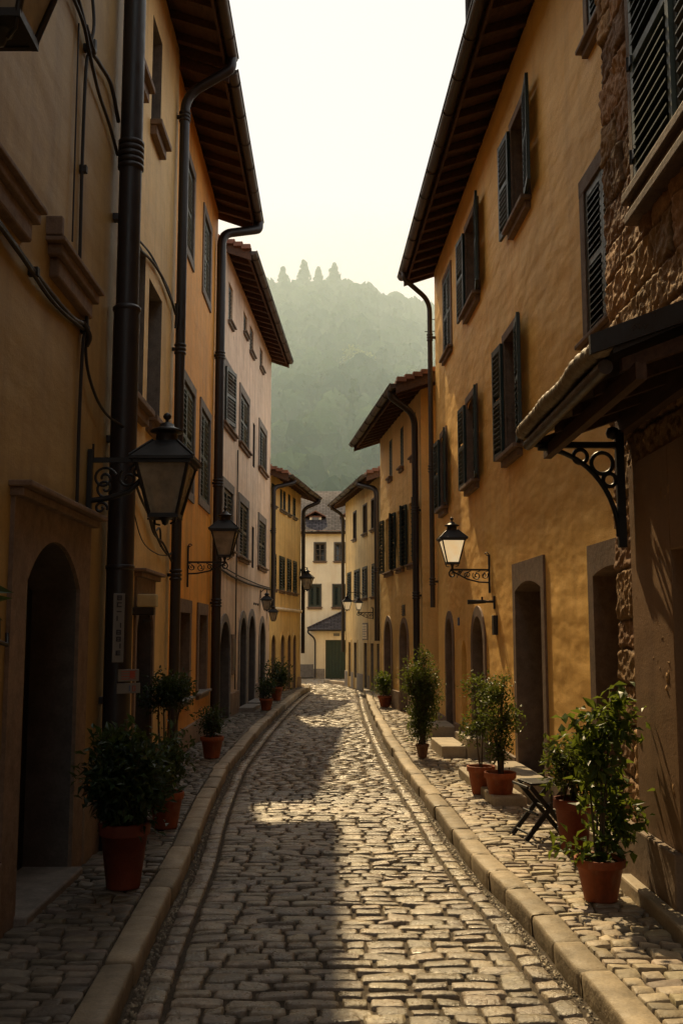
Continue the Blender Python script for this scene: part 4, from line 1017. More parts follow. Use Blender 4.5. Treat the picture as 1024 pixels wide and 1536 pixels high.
def lamp(hs, s, z, label, reach, k, style, lit=False, group=GL, dim=False):
    loc = hs.world(s, -.005, z); root = empty('street_lantern', loc, hs.rz, label, 'street lamp', group)
    mb = MB(); r = .016*max(k, .8)
    if style == 'high':        # arm level with the lantern eave, brace below
        mb.box(-.02, .02, -.035, -.0, -.40, .08); mb.box(-.013, .013, -reach+.12, -.03, -.015, .02)
        mb.tube([(0, -.03, -.29), (0, -.16, -.27), (0, -.30, -.225), (0, -reach+.16, -.12), (0, -reach+.05, -.09)], .02, 8)
        for pts in (spiral((-.12, -.13), .085, 1.5, PI*.9, -1), spiral((-.13, -.20), .075, 1.3, PI*1.2), spiral((-reach+.2, -.075), .06, 1.5, 0), spiral((-.29, -.13), .07, 1.2, PI*.3, -1), spiral((-.10, -.345), .05, 1.2, PI*1.1, -1)):
            mb.tube(pts, .010, 6)
        mb.tube([(0, -reach-.005+.06*math.cos(2*PI*q/20), -.115+.06*math.sin(2*PI*q/20)) for q in range(21)], .012, 6, cap=False)
        mb.tube([(0, -.035, .0), (0, -.035, .12)], .008, 6)
        ly, lz = -reach, 0.0
    elif style == 'sit':       # lantern stands on the arm
        mb.box(-.012, .012, -.024, -.0, -.30*k/.8, .20*k/.8); mb.box(-.011, .011, -reach-.02, -.02, -.012, .012)
        mb.tube([(0, -.02, -.16), (0, -.14, -.155), (0, -reach*.6, -.12), (0, -reach*.92, -.04), (0, -reach-.03, .0)], .011, 6)
        c = reach/5
        for i, (u, w) in enumerate(((-.07, -.07), (-reach*.36, -.075), (-reach*.60, -.065), (-reach*.82, -.045))):
            mb.tube(spiral((u, w), [.045, .055, .045, .03][i], 1.4, PI*(.2+i*.6), 1 if i % 2 else -1), .007, 5)
            mb.tube([(0, u+.045, -.015), (0, u, -.03), (0, u-.03, -.10)], .006, 5)
        mb.tube(spiral((-.035, .2*k/.8+.0), .028, 1.1, PI, -1), .007, 5)
        mb.tube(spiral((-reach-.0, -.055), .05, 1.2, PI*.5, 1), .009, 6)
        mb.tube([(0, -reach, 0), (0, -reach, .07)], .016, 8)
        ly, lz = -reach, .07+.42*k
    else:                      # small lantern hung from a short hook
        mb.box(-.015, .015, -.02, 0, -.08, .12); mb.tube(fillet([(0, -.01, .06), (0, -.12, .16), (0, -reach, .14), (0, -reach, .06)], .05), .010, 6)
        ly, lz = -reach, -.18*k
    mb.build('bracket', M.iron, root); lantern_body(root, ly, lz, k, lit, M.lglass_dim if dim else None)
    return root
lamp(L1, 10.07, 2.93, 'big black iron lantern with scrolled bracket above the nearest arched doorway', .56, 1.0, 'high')
lamp(L1, 6.3, 4.22, 'black lantern cut off by the upper left corner of the picture', .60, 1.0, 'high')
lamp(L3, 1.66, 2.68, 'unlit lantern on orange wall beside the second black downpipe', .52, .92, 'sit')
lamp(R1, 4.92, 2.50, 'glowing lantern on the ochre house right of the road', .48, .78, 'sit', True)
lamp(L4, 7.2, 2.62, 'small lantern hung over the peeling house arches', .16, .62, 'hang')
lamp(L4, 8.7, 2.35, 'tiny dark lantern low by the far corner of the peeling house', .16, .55, 'hang')
lamp(L5, 4.3, 3.55, 'dark lantern on the far corner of the yellow house', .22, .9, 'hang')
lamp(R5, 4.9, 2.28, 'small glowing lantern on a bracket of the olive-cream house', .42, .5, 'sit', True, GL, True)
lamp(R5, 3.4, 2.75, 'far glowing lantern framed against the shutters of the olive-cream house', .5, .62, 'hang', True, GL, True)

# spotlight on the ochre wall and boxy light by the cream house door
root = empty('wall_spotlight', R1.world(5.18, 0, 2.09), R1.rz, 'slim black spotlight arm on the ochre wall under the glowing lantern', 'wall light')
mb = MB(); mb.box(-.03, .03, -.02, 0, -.09, .07, ch=.005); mb.tube([(0, -.02, 0), (0, -.13, 0)], .016, 8); mb.build('bracket', M.iron, root)
mb = MB(); mb.tube([(-.0, -.12, .0), (0, -.34, -.005)], [.022, .03], 10); mb.tube([(0, -.16, .02), (0, -.16, .06)], .014, 6); mb.build('lamp_head', M.iron, root)
root = empty('wall_lamp', L2.world(1.98, 0, 1.96), L2.rz, 'boxy ivory lamp on a black bracket beside the cream house door', 'wall light')
mb = MB(); mb.box(-.05, .05, -.22, -.0, -.08, -.0, ch=.01); mb.tube([(0, -.16, -.08), (0, -.18, -.13), (0, -.1, -.14)], .014, 6); mb.build('bracket', M.iron, root)
mb = MB(); mb.box(-.06, .06, -.24, -.05, .001, .13, ch=.012); mb.build('lamp_shade', M.tan_box, root)

# ------------------------------------------------------------------ signs fixed to the black downpipe
def plate(name, label, hs, s, y, z, w, hgt, marks, cat, tilt=0):
    root = empty(name, hs.world(s, y, z), hs.rz+R(tilt), label, cat)
    mb = MB(); mb.box(-w/2, w/2, -.006, .006, -hgt/2, hgt/2, M.sign, .003); mb.build('plate', M.sign, root)
    if marks:
        g = MB()
        for (x0, x1, z0, z1, m) in marks: g.box(x0, x1, -.009, -.0055, z0, z1, m)
        g.build('lettering', M.sign_ink, root)
    return root
def glyphs(ch, x, z, w, h, m=None):
    """block letters out of thin strokes"""
    m = m or M.sign_ink; t = w*.24
    S = dict(a=(x, x+w, z+h-t, z+h), g=(x, x+w, z+h/2-t/2, z+h/2+t/2), d=(x, x+w, z, z+t), f=(x, x+t, z+h/2, z+h), b=(x+w-t, x+w, z+h/2, z+h), e=(x, x+t, z, z+h/2), c=(x+w-t, x+w, z, z+h/2))
    K = {'1': 'bc', '8': 'abcdefg', 'E': 'afged', 'C': 'afed', 'B': 'abcdefg', '0': 'abcdef', 'I': 'ef', 'T': 'aef', 'L': 'fed', '3': 'abgcd', '4': 'fgbc', 'A': 'abcefg', '-': 'g'}
    return [(*S[k], m) for k in K[ch]]
mk = []
for i, ch in enumerate('BC-I1881E'): mk += glyphs(ch, -.018, .2-.05*i, .036, .036)
plate('street_sign', 'tall narrow white sign with vertical lettering on the thick black downpipe', L1, 10.36, -.19, 1.74, .085, .50, mk, 'sign', -58)
mk = [(-.06, .062, .028-.019*i, .033-.019*i, M.sign_red) for i in range(4)]+[(.01, .05, -.02, .03, M.sign_red)]
plate('notice_plate', 'small white notice with red lines on the downpipe, upper of two plates', L1, 10.53, -.235, 1.39, .17, .088, mk, 'sign', -52)
mk = glyphs('1', -.02, -.022, .03, .042, M.sign_blue)+glyphs('0', .03, -.022, .024, .04, M.sign_red)
plate('notice_plate', 'small white plate with a blue numeral on the downpipe, lower of two plates', L1, 10.53, -.238, 1.295, .19, .075, mk, 'sign', -52)

# ------------------------------------------------------------------ cables strung on the left walls
def cable(hs, strands, label, clips=()):
    mb = MB()
    for (pts, r) in strands:
        P = catmull3(pts); mb.tube(P, r, 6)
    for (s, y, z) in clips: mb.box(s-.02, s+.02, y-.03, -.0, z-.02, z+.03)
    o = mb.build('cable', M.cable); o.location = (hs.A[0], hs.A[1], 0); o.rotation_euler = (0, 0, hs.rz)
    tag(o, label, 'cable', 'cables on the left walls')
def catmull3(P, n=8):
    P = [Vector(p) for p in P]; P = [P[0]*2-P[1]]+P+[P[-1]*2-P[-2]]; out = []
    for i in range(1, len(P)-2):
        for k in range(n):
            t = k/n; a, b, c, d = P[i-1], P[i], P[i+1], P[i+2]
            out.append(.5*(2*b+(c-a)*t+(2*a-5*b+4*c-d)*t*t+(3*b-a-3*c+d)*t**3))
    return out+[P[-2]]
cable(L1, [([(6.0, -.03, 3.88), (7.5, -.03, 3.85), (8.6, -.035, 3.78), (9.4, -.03, 3.78), (9.78, -.03, 3.84)], .018), ([(6.0, -.03, 3.82), (8.0, -.04, 3.80), (9.0, -.03, 3.74), (9.8, -.03, 3.80)], .014),
           ([(9.78, -.03, 3.98), (9.77, -.045, 3.82), (9.74, -.03, 3.7), (9.74, -.02, 3.2), (9.75, -.02, 2.55)], .012), ([(9.80, -.03, 3.9), (9.84, -.03, 3.6), (10.05, -.04, 3.42), (10.35, -.06, 3.33), (10.56, -.14, 3.28)], .011), ([(9.7, -.03, 3.84), (9.78, -.06, 3.76), (9.82, -.03, 3.7)], .02)],
      'thick black cable bundle along the grey-tan wall dropping past the big lantern', [(9.78, -.03, 3.8), (8.6, -.03, 3.78)])
cable(L1, [([(8.6, -.03, 6.05), (9.3, -.03, 5.98), (9.62, -.04, 5.82), (9.9, -.04, 5.86), (10.3, -.035, 5.92), (10.6, -.03, 5.78)], .016), ([(8.8, -.03, 5.9), (9.4, -.04, 5.88), (9.6, -.05, 5.74), (9.95, -.03, 5.66), (10.3, -.03, 5.6), (10.6, -.03, 5.5)], .013),
           ([(9.66, -.03, 6.3), (9.68, -.05, 6.02), (9.61, -.04, 5.78), (9.58, -.03, 5.6), (9.6, -.02, 5.0), (9.62, -.02, 4.22)], .012), ([(9.5, -.04, 5.9), (9.66, -.06, 5.8), (9.75, -.04, 5.94)], .018), ([(9.4, -.02, 5.85), (9.42, -.02, 4.3)], .006)],
      'tangled black cables high on the grey-tan wall with a straight drop to the ledge', [(9.62, -.03, 5.8), (9.62, -.02, 4.9)])
cable(L2, [([(.1, -.03, 5.55), (1.2, -.04, 5.5), (2.4, -.035, 5.72), (3.3, -.04, 5.76), (3.9, -.05, 5.62)], .016), ([(.1, -.03, 5.6), (1.3, -.05, 5.6), (2.5, -.03, 5.78), (3.92, -.05, 5.66)], .012), ([(3.86, -.06, 5.75), (3.9, -.06, 5.6), (3.92, -.05, 5.45)], .02)],
      'dark cable running under the upper windows of the cream house')
cable(L2, [([(1.4, -.04, 3.35), (1.9, -.05, 3.1), (2.5, -.04, 2.95), (3.1, -.05, 2.72), (3.6, -.06, 2.62), (3.9, -.06, 2.66)], .014), ([(1.5, -.04, 3.2), (2.1, -.05, 3.15), (2.7, -.05, 2.8), (3.3, -.06, 2.72), (3.86, -.07, 2.55)], .012),
           ([(1.6, -.03, 3.0), (2.2, -.03, 2.66), (3.0, -.04, 2.58), (3.8, -.05, 2.62)], .006), ([(2.4, -.05, 2.9), (2.6, -.07, 2.98), (2.8, -.05, 2.82), (3.0, -.07, 2.86), (3.2, -.05, 2.68)], .012)],
      'twisted wires sagging across the cream wall behind the big lantern')

# ------------------------------------------------------------------ plants
def leaf_mesh(name, P, D, size, m, parent, tint, width=.45, fold=.25, smooth=True):
    """P centres, D growing directions, one folded leaf each"""
    n = len(P); D = D/np.linalg.norm(D, axis=1)[:, None]
    up = np.tile([0, 0, 1.0], (n, 1))+rng.normal(0, .45, (n, 3)); S = np.cross(D, up); S /= np.maximum(np.linalg.norm(S, axis=1), 1e-6)[:, None]
    U = np.cross(S, D); s = size[:, None]
    b = P; t = P+D*s-U*s*.12; c = P+D*s*.45
    l = c+S*s*width*.5+U*s*width*fold; r = c-S*s*width*.5+U*s*width*fold; md = c
    V = np.stack([b, l, t, r, md], 1).reshape(-1, 3); o = np.arange(n)*5
    F = np.concatenate([np.stack([o, o+4, o+2, o+1], 1), np.stack([o, o+3, o+2, o+4], 1)])
    return np_mesh(name, V, F, m, parent, np.repeat(tint, 5), False)
def pot(root, r, h, m=None, rim=True):
    m = m or M.terracotta; mb = MB()
    mb.lathe([(0, 0), (r*.66, 0), (r*.68, .01), (r*.93, h*.80), (r*.95, h*.8), (r*1.03, h*.81), (r*1.04, h*.82), (r*1.05, h*.97), (r*1.03, h), (r*.96, h), (r*.93, h*.97), (r*.9, h*.86)] if rim else
             [(0, 0), (r*.75, 0), (r*.77, .01), (r*.98, h*.96), (r, h*.98), (r*.98, h), (r*.92, h), (r*.9, h*.88)], (0, 0, 0), 40)
    mb.build('pot', m, root)
    sb = MB(); n = 24; vs = [(0, 0, h*.90)]+[(r*.92*math.cos(2*PI*k/n)*q, r*.92*math.sin(2*PI*k/n)*q, h*.88+.012*noise.noise((k*.7, q*5, r*9))) for q in (.5, 1) for k in range(n)]
    sb.add(vs, [(0, 1+k, 1+(k+1) % n) for k in range(n)]+[(1+k, 1+n+k, 1+n+(k+1) % n, 1+(k+1) % n) for k in range(n)], M.soil, True); sb.build('soil', M.soil, root)
GP = 'potted shrubs along the walls'
def shrub(x, y, label, potr, poth, blobs, leaf, m, stems, base=.118, leafw=.45, potm=None, droop=0.0, nbr=1.0, name='potted_shrub'):
    """blobs: (dx, dy, zc, rx, ry, rz, count, bright)"""
    root = empty(name, (x, y, base), rng.uniform(0, .3), label, 'potted plant', GP); pot(root, potr, poth, potm)
    P = []; D = []; S = []; T = []; sb = MB()
    for (sx, sy, tx, ty, tz, r) in stems:
        pts = [Vector((sx, sy, poth*.86)), Vector((sx*.6+tx*.4+rng.normal(0, .012), sy*.6+ty*.4+rng.normal(0, .012), poth+(tz-poth)*.45)), Vector((tx, ty, tz))]
        sb.tube(catmull3(pts, 5), [r*(1-.6*k/10) for k in range(11)], 6)
    for (dx, dy, zc, rx, ry, rz, cnt, br) in blobs:
        c = np.array([dx, dy, zc]); ncl = max(5, int(cnt/16*nbr))
        u = rng.normal(0, 1, (ncl, 3)); u /= np.linalg.norm(u, axis=1)[:, None]; rad = rng.uniform(.35, 1.0, ncl)**.6
        rad *= 1+rng.normal(0, .12, ncl)
        tips = c+u*rad[:, None]*np.array([rx, ry, rz])
        for k in range(ncl):
            a = c+np.array([rng.normal(0, rx*.12), rng.normal(0, ry*.12), -rz*.35+rng.uniform(-.2, .2)*rz]); b = tips[k]; d = b-a; ln = np.linalg.norm(d)
            if k % 2 == 0: sb.tube([tuple(a), tuple(a+d*.5+np.array([0, 0, .05*ln])), tuple(b)], [.006, .0045, .002], 4)
            nl = int(cnt/ncl*rng.uniform(.5, 1.5))+1; t = rng.uniform(.55, 1.12, nl)
            p = a+d*t[:, None]+rng.normal(0, .32*leaf+.02, (nl, 3)); dd = d/max(ln, 1e-5)*.55+rng.normal(0, .62, (nl, 3))+np.array([0, 0, .1-droop])
            P.append(p); D.append(dd); S.append(leaf*rng.uniform(.55, 1.2, nl))
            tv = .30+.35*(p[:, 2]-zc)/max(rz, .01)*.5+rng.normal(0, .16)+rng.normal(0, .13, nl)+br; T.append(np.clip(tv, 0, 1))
    sb.build('stem', M.bark, root)
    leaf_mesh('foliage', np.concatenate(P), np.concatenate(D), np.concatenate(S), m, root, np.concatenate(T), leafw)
    return root
def stems_to(blobs, poth, n=4, r=.012, spread=.05):
    out = []
    for (dx, dy, zc, rx, ry, rz, c, b) in blobs:
        for k in range(n): out.append((rng.normal(0, spread), rng.normal(0, spread), dx+rng.normal(0, rx*.25), dy+rng.normal(0, ry*.25), zc-rz*.1+rng.uniform(0, rz*.7), r*rng.uniform(.6, 1.1)))
    return out
B = [(0, 0, .66, .26, .26, .27, 2300, -.05), (.02, -.05, .58, .21, .21, .15, 700, -.12), (-.03, .05, .84, .17, .17, .12, 500, .08)]
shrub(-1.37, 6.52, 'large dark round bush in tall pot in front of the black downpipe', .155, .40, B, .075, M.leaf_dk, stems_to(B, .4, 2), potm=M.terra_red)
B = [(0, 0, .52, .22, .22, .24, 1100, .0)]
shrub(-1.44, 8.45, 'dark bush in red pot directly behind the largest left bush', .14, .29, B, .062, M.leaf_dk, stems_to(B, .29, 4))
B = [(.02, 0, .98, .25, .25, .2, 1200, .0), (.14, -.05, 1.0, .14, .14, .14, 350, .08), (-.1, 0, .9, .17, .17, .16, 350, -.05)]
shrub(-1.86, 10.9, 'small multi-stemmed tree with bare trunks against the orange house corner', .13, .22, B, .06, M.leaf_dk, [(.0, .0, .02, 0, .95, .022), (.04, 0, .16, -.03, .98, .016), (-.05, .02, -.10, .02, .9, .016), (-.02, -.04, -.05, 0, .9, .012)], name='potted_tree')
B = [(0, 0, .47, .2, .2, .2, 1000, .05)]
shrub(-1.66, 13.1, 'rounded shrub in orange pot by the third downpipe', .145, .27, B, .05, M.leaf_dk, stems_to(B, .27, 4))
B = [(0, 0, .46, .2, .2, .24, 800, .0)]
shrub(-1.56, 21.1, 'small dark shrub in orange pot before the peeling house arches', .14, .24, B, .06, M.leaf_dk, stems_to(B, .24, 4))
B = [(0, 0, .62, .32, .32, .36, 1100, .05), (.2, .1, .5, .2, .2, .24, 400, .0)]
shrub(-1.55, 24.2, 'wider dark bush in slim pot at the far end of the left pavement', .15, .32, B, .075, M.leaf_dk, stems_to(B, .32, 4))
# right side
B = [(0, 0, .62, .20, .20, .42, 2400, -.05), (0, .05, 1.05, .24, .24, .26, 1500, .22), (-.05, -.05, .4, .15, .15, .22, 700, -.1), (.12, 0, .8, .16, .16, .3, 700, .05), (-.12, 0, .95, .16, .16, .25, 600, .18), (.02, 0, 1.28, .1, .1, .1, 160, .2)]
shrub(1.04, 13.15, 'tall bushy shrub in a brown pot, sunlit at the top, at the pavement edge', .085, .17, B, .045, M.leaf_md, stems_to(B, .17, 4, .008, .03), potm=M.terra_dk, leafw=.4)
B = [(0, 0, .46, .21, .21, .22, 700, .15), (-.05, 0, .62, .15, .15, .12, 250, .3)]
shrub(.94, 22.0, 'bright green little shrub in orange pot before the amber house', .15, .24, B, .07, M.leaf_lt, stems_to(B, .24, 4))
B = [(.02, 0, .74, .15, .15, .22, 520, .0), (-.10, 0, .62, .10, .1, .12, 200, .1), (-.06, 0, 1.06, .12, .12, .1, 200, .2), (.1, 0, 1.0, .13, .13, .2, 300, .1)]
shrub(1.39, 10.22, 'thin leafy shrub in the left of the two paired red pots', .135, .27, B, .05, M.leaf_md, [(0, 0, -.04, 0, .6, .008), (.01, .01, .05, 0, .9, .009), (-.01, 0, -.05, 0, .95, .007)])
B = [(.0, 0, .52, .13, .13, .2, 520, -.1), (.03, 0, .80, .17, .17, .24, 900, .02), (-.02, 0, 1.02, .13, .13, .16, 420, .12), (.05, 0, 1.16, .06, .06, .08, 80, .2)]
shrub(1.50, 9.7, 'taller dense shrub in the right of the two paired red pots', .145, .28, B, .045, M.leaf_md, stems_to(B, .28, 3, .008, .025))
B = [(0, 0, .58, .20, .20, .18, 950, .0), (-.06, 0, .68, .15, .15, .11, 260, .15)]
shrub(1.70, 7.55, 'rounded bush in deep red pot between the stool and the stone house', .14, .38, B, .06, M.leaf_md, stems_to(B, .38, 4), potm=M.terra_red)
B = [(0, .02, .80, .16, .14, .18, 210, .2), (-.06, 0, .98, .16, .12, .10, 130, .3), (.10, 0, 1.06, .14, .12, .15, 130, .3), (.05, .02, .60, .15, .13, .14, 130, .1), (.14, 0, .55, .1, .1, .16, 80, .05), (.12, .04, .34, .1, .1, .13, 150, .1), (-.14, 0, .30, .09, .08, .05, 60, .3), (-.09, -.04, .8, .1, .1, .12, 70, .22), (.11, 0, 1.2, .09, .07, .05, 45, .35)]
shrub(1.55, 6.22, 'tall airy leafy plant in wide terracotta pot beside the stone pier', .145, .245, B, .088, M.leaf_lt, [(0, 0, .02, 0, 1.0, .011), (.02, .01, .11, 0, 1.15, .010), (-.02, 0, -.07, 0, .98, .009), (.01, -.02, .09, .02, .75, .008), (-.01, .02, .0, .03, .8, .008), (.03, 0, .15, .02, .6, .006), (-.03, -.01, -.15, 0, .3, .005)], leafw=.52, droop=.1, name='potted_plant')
# sprig hanging into the left edge, in a wall-hung pot
root = empty('hanging_planter', L1.world(7.66, -.12, 1.80), L1.rz, 'dark leaf of a wall planter poking in at the left edge', 'planter')
mb = MB(); mb.lathe([(0, -.1), (.06, -.1), (.08, .03), (.085, .04), (.07, .04)], (0, 0, 0), 16); mb.box(-.02, .02, .07, .125, -.03, .02); mb.build('pot', M.terra_dk, root)
P = rng.normal(0, .03, (22, 3))+np.array([0, 0, .06]); D = rng.normal(0, .6, (22, 3))+np.array([.5, 0, .25])
leaf_mesh('foliage', P, D, rng.uniform(.12, .22, 22), M.leaf_dk, root, rng.uniform(.2, .8, 22), .4)
mb = MB(); mb.box(8.12, 8.26, -.04, .0, 1.58, 1.78, M.iron, .006); mb.tube([(8.2, -.04, 1.66), (8.3, -.06, 1.64), (8.33, -.05, 1.70)], .012, 6, M.iron); mb.build('bell_box', M.iron, L1.root)

# ------------------------------------------------------------------ folding stool
root = empty('folding_stool', (1.58, 8.1, .118), R(12), 'black folding stool with crossed legs beside the steps', 'stool')
mb = MB(); H = .43
for k in range(5): mb.box(-.15, .15, -.145+.06*k, -.095+.06*k, H-.02+.004*math.sin(k), H, M.iron, .005)
mb.tube([(-.18, -.15, H-.03), (-.18, .15, H-.03)], .012, 6); mb.tube([(.18, -.15, H-.03), (.18, .15, H-.03)], .012, 6); mb.build('seat', M.iron, root)
for (s, a, b) in ((-1, -.2, .13), (1, -.2, .13)):
    for q in (-1, 1):
        mb = MB(); y = s*(.14 if q > 0 else .115)
        p0, p1 = Vector((q*a, y, 0)), Vector((-q*a*.72, y, H-.03)); d = (p1-p0).normalized(); w = Vector((d.z, 0, -d.x))*.018
        vs = [p0+w, p0-w, p1-w, p1+w]; mb.add([(v.x, v.y-.010, v.z) for v in vs]+[(v.x, v.y+.010, v.z) for v in vs], [(0, 1, 2, 3), (7, 6, 5, 4), (0, 4, 5, 1), (1, 5, 6, 2), (2, 6, 7, 3), (3, 7, 4, 0)], M.iron)
        mb.build('leg', M.iron, root)
mb = MB()
for (x, z) in ((-.165, .045), (.165, .045), (-.1, .19), (.1, .19)): mb.tube([(x, -.14, z), (x, .14, z)], .011, 6)
mb.tube([(0, -.15, .235), (0, .15, .235)], .009, 6); mb.build('cross_bar', M.iron, root)

# ------------------------------------------------------------------ wooded hill
def hill_z(x, y):
    t = max(0.0, (y-95)/310); r = 140*t**1.04 if t < 1 else 140+5*math.sin(min((t-1)*3, PI/2))-(t-1)**2*60
    fade = min(t*3, 1)
    return r+fade*(-.36*max(0, x-6)-.0006*max(0, -x-20)**2+3.5*noise.noise((x*.018, y*.018, 2)))-.5
V = []; F = []; nx, ny = 64, 60
for j in range(ny+1):
    for i in range(nx+1):
        x = -260+520*i/nx; y = 70+480*j/ny; V.append((x, y, hill_z(x, y) if y > 90 else -.04+(y-90)*.02))
for j in range(ny):
    for i in range(nx): F.append((j*(nx+1)+i, j*(nx+1)+i+1, (j+1)*(nx+1)+i+1, (j+1)*(nx+1)+i))
mb = MB(); mb.add(V, F, M.earth, True); tag(mb.build('hill', M.earth), 'steep hill rising behind the village', None, None, 'structure')

def card_mesh(name, P, Nn, size, m, parent, tint):
    n = len(P); Nn = Nn/np.maximum(np.linalg.norm(Nn, axis=1), 1e-6)[:, None]
    a = rng.normal(0, 1, (n, 3)); U = np.cross(Nn, a); U /= np.maximum(np.linalg.norm(U, axis=1), 1e-6)[:, None]; W = np.cross(Nn, U); s = size[:, None]
    V = np.stack([P-U*s*.5-W*s*.1, P-W*s*.5+U*s*.1, P+U*s*.5+W*s*.1, P+W*s*.5-U*s*.1], 1).reshape(-1, 3); o = np.arange(n)*4
    return np_mesh(name, V, np.stack([o, o+1, o+2, o+3], 1), m, parent, np.repeat(tint, 4), False)
def crown(x, y, z, H, Rr, n, size, kind='round'):
    """leaf-clump cards filling an uneven crown; returns P, D, S, tint"""
    k = max(5, int(n/22)); u = rng.normal(0, 1, (k, 3)); u /= np.linalg.norm(u, axis=1)[:, None]
    if kind == 'round': c = u*rng.uniform(.35, .8, k)[:, None]*np.array([Rr, Rr, H*.36])+np.array([0, 0, H*.56]); sc = np.full(k, Rr*.42)*rng.uniform(.7, 1.2, k); fl = .85
    else:
        t = np.sort(rng.uniform(.06, .97, k)); a = rng.uniform(0, 2*PI, k); rad = Rr*(1-t)*rng.uniform(.35, .8, k)+.05; c = np.stack([rad*np.cos(a), rad*np.sin(a), t*H], 1); sc = Rr*(.42*(1-t)+.10); fl = .6
    m = max(4, int(n/k)); g = np.repeat(c, m, 0); v = rng.normal(0, 1, g.shape); v /= np.linalg.norm(v, axis=1)[:, None]; rr2 = np.repeat(sc, m)[:, None]
    p = g+v*rr2*rng.uniform(.75, 1.1, (len(g), 1))*np.array([1, 1, fl]); d = v+rng.normal(0, .35, v.shape)
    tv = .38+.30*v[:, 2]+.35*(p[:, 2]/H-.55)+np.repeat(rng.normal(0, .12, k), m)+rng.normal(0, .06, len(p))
    return p+np.array([x, y, z]), d, size*rng.uniform(.7, 1.3, len(p)), tv
def wood(name, xs, label):
    P, D, S, T = [], [], [], []
    for (x, y, H, Rr, n, size, kind, br) in xs:
        p, d, s_, t = crown(x, y, hill_z(x, y)-.4, H, Rr, n, size, kind); P.append(p); D.append(d); S.append(s_); T.append(np.clip(t+br, 0, 1))
    P, D, S, T = map(np.concatenate, (P, D, S, T))
    Nn = D/np.maximum(np.linalg.norm(D, axis=1), 1e-6)[:, None]; n = len(P); a = rng.normal(0, 1, (n, 3)); U = np.cross(Nn, a); U /= np.maximum(np.linalg.norm(U, axis=1), 1e-6)[:, None]; W = np.cross(Nn, U); s = S[:, None]
    V = [np.stack([P-U*s*.5, P-W*s*.5, P+U*s*.5, P+W*s*.5], 1).reshape(-1, 3)]; o = np.arange(n)*4; F = [np.stack([o, o+1, o+2, o+3], 1)]; TT = [np.repeat(T, 4)]; off = n*4
    th, ph = np.meshgrid(np.linspace(.12, PI-.1, 7), np.arange(9)*2*PI/9, indexing='ij'); th, ph = th.ravel(), ph.ravel(); dirs = np.stack([np.sin(th)*np.cos(ph), np.sin(th)*np.sin(ph), np.cos(th)], 1)
    fi = np.array([(i*9+j, (i+1)*9+j, (i+1)*9+(j+1) % 9, i*9+(j+1) % 9) for i in range(6) for j in range(9)])
    for (x, y, H, Rr, n_, size, kind, br) in xs:
        lump = 1+.16*np.sin(3*ph+x)*np.sin(2*th+y)+rng.normal(0, .07, len(th))
        if kind == 'round': v = dirs*lump[:, None]*np.array([Rr*.92, Rr*.92, H*.42])+np.array([0, 0, H*.54])
        else:
            t_ = (1-np.cos(th))/2; v = np.stack([np.cos(ph)*Rr*.62*t_*lump, np.sin(ph)*Rr*.62*t_*lump, H*(1-t_)*.97], 1)
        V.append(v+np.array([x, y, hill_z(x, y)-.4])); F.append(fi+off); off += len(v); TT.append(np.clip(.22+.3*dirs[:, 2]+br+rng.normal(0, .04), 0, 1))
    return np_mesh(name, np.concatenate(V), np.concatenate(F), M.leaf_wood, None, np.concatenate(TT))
xs = []; y = 104.0
while y < 420:
    sp = 4.6+(y-100)*.006; half = 26+(y)*.17; x = -half+rng.uniform(0, sp)
    while x < half*1.15:
        inner = -.09*y-8 < x < .115*y+8
        H = rng.uniform(6.5, 11)*(1 if y < 300 else 1.05); Rr = H*rng.uniform(.30, .42)
        con = rng.random() < (.10 if y < 330 else .07)
        xs.append((x+rng.normal(0, 1.2), y+rng.normal(0, 1.4), H*(1.25 if con else 1), Rr*(.75 if con else 1), (520 if y < 220 else 330) if inner else 80, (.7 if y < 220 else .95) if inner else 2.2, 'cone' if con else 'round', rng.normal(0, .3)))
        x += sp*rng.uniform(.75, 1.25)
    y += sp*.95
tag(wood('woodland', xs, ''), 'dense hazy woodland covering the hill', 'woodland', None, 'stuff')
def hill_tree(px, y, H, Rr, n, size, kind, m, label, cat, group, br=0):
    x = px; z = hill_z(x, y)-.3; root = empty('conifer_tree' if kind == 'cone' else 'broadleaf_tree', (x, y, z), 0, label, cat, group)
    mb = MB(); mb.tube([(0, 0, 0), (.05, 0, H*.5), (0, 0, H*.97 if kind == 'cone' else H*.7)], [H*.022, H*.014, .03], 7)
    if kind != 'cone':
        for k in range(6):
            a = k*2.4; mb.tube([(0, 0, H*(.3+.05*k)), (Rr*.4*math.cos(a), Rr*.4*math.sin(a), H*(.45+.05*k)), (Rr*.75*math.cos(a), Rr*.75*math.sin(a), H*(.55+.05*k))], [H*.01, H*.007, .02], 5)
    mb.build('trunk', M.bark, root)
    p, d, s_, t = crown(0, 0, 0, H, Rr, n, size, kind); card_mesh('crown', p, d, s_, m, root, np.clip(t+br, 0, 1))
GC = 'conifers along the ridge'; GB = 'paler trees standing out of the wooded slope'
HT = [(-24.2, 400, 16, 5.2, 'wide pale conifer at the left end of the ridge'), (-15.5, 400, 19, 6.0, 'tallest spiky conifer on the ridge, second from the left'), (-9.6, 401, 16, 4.6, 'narrow conifer on the ridge, third from the left'), (-3.0, 400, 18, 6.6, 'broad conifer on the ridge, fourth from the left')]
for (x, y, H, Rr, lb) in HT: hill_tree(x, y, H, Rr, 1500, 1.1, 'cone', M.leaf_con, lb, 'conifer', GC)
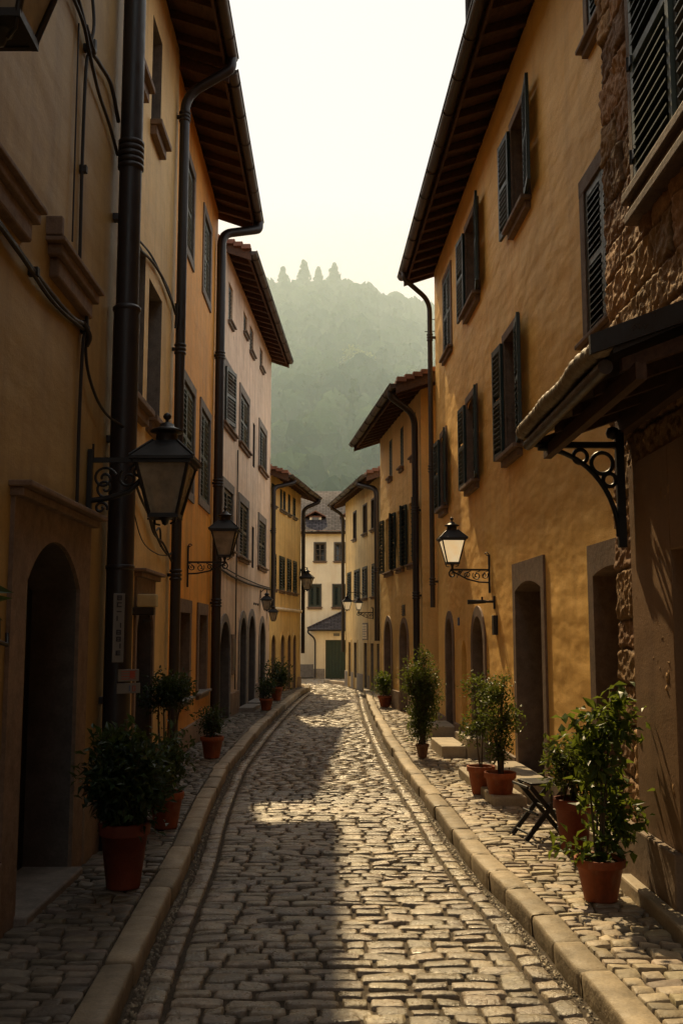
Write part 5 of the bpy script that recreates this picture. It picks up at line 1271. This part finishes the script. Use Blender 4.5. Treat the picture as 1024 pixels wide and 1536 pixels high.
for (x, y, H, Rr, lb) in ((2.9, 232, 12, 5.2, 'sunlit yellow-green tree halfway up the hill'), (7.0, 150, 9.5, 3.0, 'pale pointed tree low on the slope above the brick chimney'), (-4.2, 140, 8.0, 3.6, 'pale rounded tree low on the slope above the slate roof'), (.4, 122, 6.0, 2.2, 'small light tree just above the slate roof ridge')):
    hill_tree(x, y, H, Rr, 700, .8, 'round', M.leaf_pale, lb, 'tree', GB, .1)

# ------------------------------------------------------------------ morning haze lying on the slope
t = NT('haze_volume'); vs = t.n('ShaderNodeVolumeScatter'); vs.inputs['Color'].default_value = (0.72, 0.91, 0.90, 1); vs.inputs['Density'].default_value = 0.0027; vs.inputs['Anisotropy'].default_value = 0.26
t.l(vs.outputs[0], t.out.inputs['Volume'])
mb = MB(); X0, X1 = -170, 190
pf = [(60, -1), (450, -1), (450, 204), (60, 18)]
a = [(X0, y, z) for (y, z) in pf]; b = [(X1, y, z) for (y, z) in pf]
mb.add(a+b, [(3, 2, 1, 0), (4, 5, 6, 7), (0, 1, 5, 4), (1, 2, 6, 5), (2, 3, 7, 6), (3, 0, 4, 7)], t.m)
HAZE = mb.build('haze', t.m); tag(HAZE, 'pale morning haze hanging over the wooded hill', None, None, 'structure')

# ------------------------------------------------------------------ sky, sun, camera
w = bpy.data.worlds.new('World'); scene.world = w; w.use_nodes = True; nt = w.node_tree; nt.nodes.clear()
sky = nt.nodes.new('ShaderNodeTexSky'); sky.sky_type = 'NISHITA'; sky.sun_disc = False
sky.sun_elevation = SUN_EL; sky.sun_rotation = SUN_AZ % (2*PI); sky.altitude = 300; sky.air_density = 1.2; sky.dust_density = 6.0; sky.ozone_density = 0.8
hs_ = nt.nodes.new('ShaderNodeMix'); hs_.data_type = 'RGBA'; hs_.blend_type = 'MULTIPLY'; hs_.inputs[0].default_value = 1.0; hs_.inputs[7].default_value = (2.6, 2.46, 2.24, 1)
bg = nt.nodes.new('ShaderNodeBackground'); bg.inputs['Strength'].default_value = 0.15
wo_ = nt.nodes.new('ShaderNodeOutputWorld')
nt.links.new(sky.outputs[0], hs_.inputs[6]); 
# hazy air: the sky brightens softly towards the sun and never burns far past pale cream
def vm(op, a, b):
    n = nt.nodes.new('ShaderNodeVectorMath'); n.operation = op
    for k, v in enumerate((a, b)):
        if isinstance(v, tuple): n.inputs[k].default_value = v
        else: nt.links.new(v, n.inputs[k])
    return n.outputs[0]
x_ = hs_.outputs[2]
y_ = vm('DIVIDE', vm('MULTIPLY', x_, (7.2, 6.95, 6.4)), vm('ADD', x_, (1.25, 1.25, 1.25)))
nt.links.new(y_, bg.inputs['Color']); nt.links.new(bg.outputs[0], wo_.inputs['Surface'])
sl = bpy.data.lights.new('sun', 'SUN'); sl.energy = 5.0; sl.angle = R(0.8); sl.color = (1.0, 0.75, 0.41)
so = bpy.data.objects.new('sun', sl); C.objects.link(so); so.rotation_euler = SUN_DIR.to_track_quat('Z', 'Y').to_euler(); so.location = (0, 0, 60)

cam = bpy.data.cameras.new('camera'); co = bpy.data.objects.new('camera', cam); C.objects.link(co); scene.camera = co
cam.sensor_fit = 'VERTICAL'; cam.sensor_height = 36; cam.lens = 1500/1536*36; cam.clip_start = 0.05; cam.clip_end = 3000
co.location = (0, 0, 1.7); co.rotation_euler = (PI/2+math.atan(182/1500), 0, 0)

scene.render.engine = 'CYCLES'
scene.view_settings.view_transform = 'Standard'; scene.view_settings.look = 'None'; scene.view_settings.exposure = 0; scene.view_settings.gamma = 1
cy = scene.cycles; cy.max_bounces = 8; cy.diffuse_bounces = 4; cy.glossy_bounces = 3; cy.transmission_bounces = 4; cy.transparent_max_bounces = 12; cy.volume_bounces = 1
cy.use_denoising = True; cy.sample_clamp_indirect = 8
try: cy.denoiser = 'OPENIMAGEDENOISE'
except Exception: pass
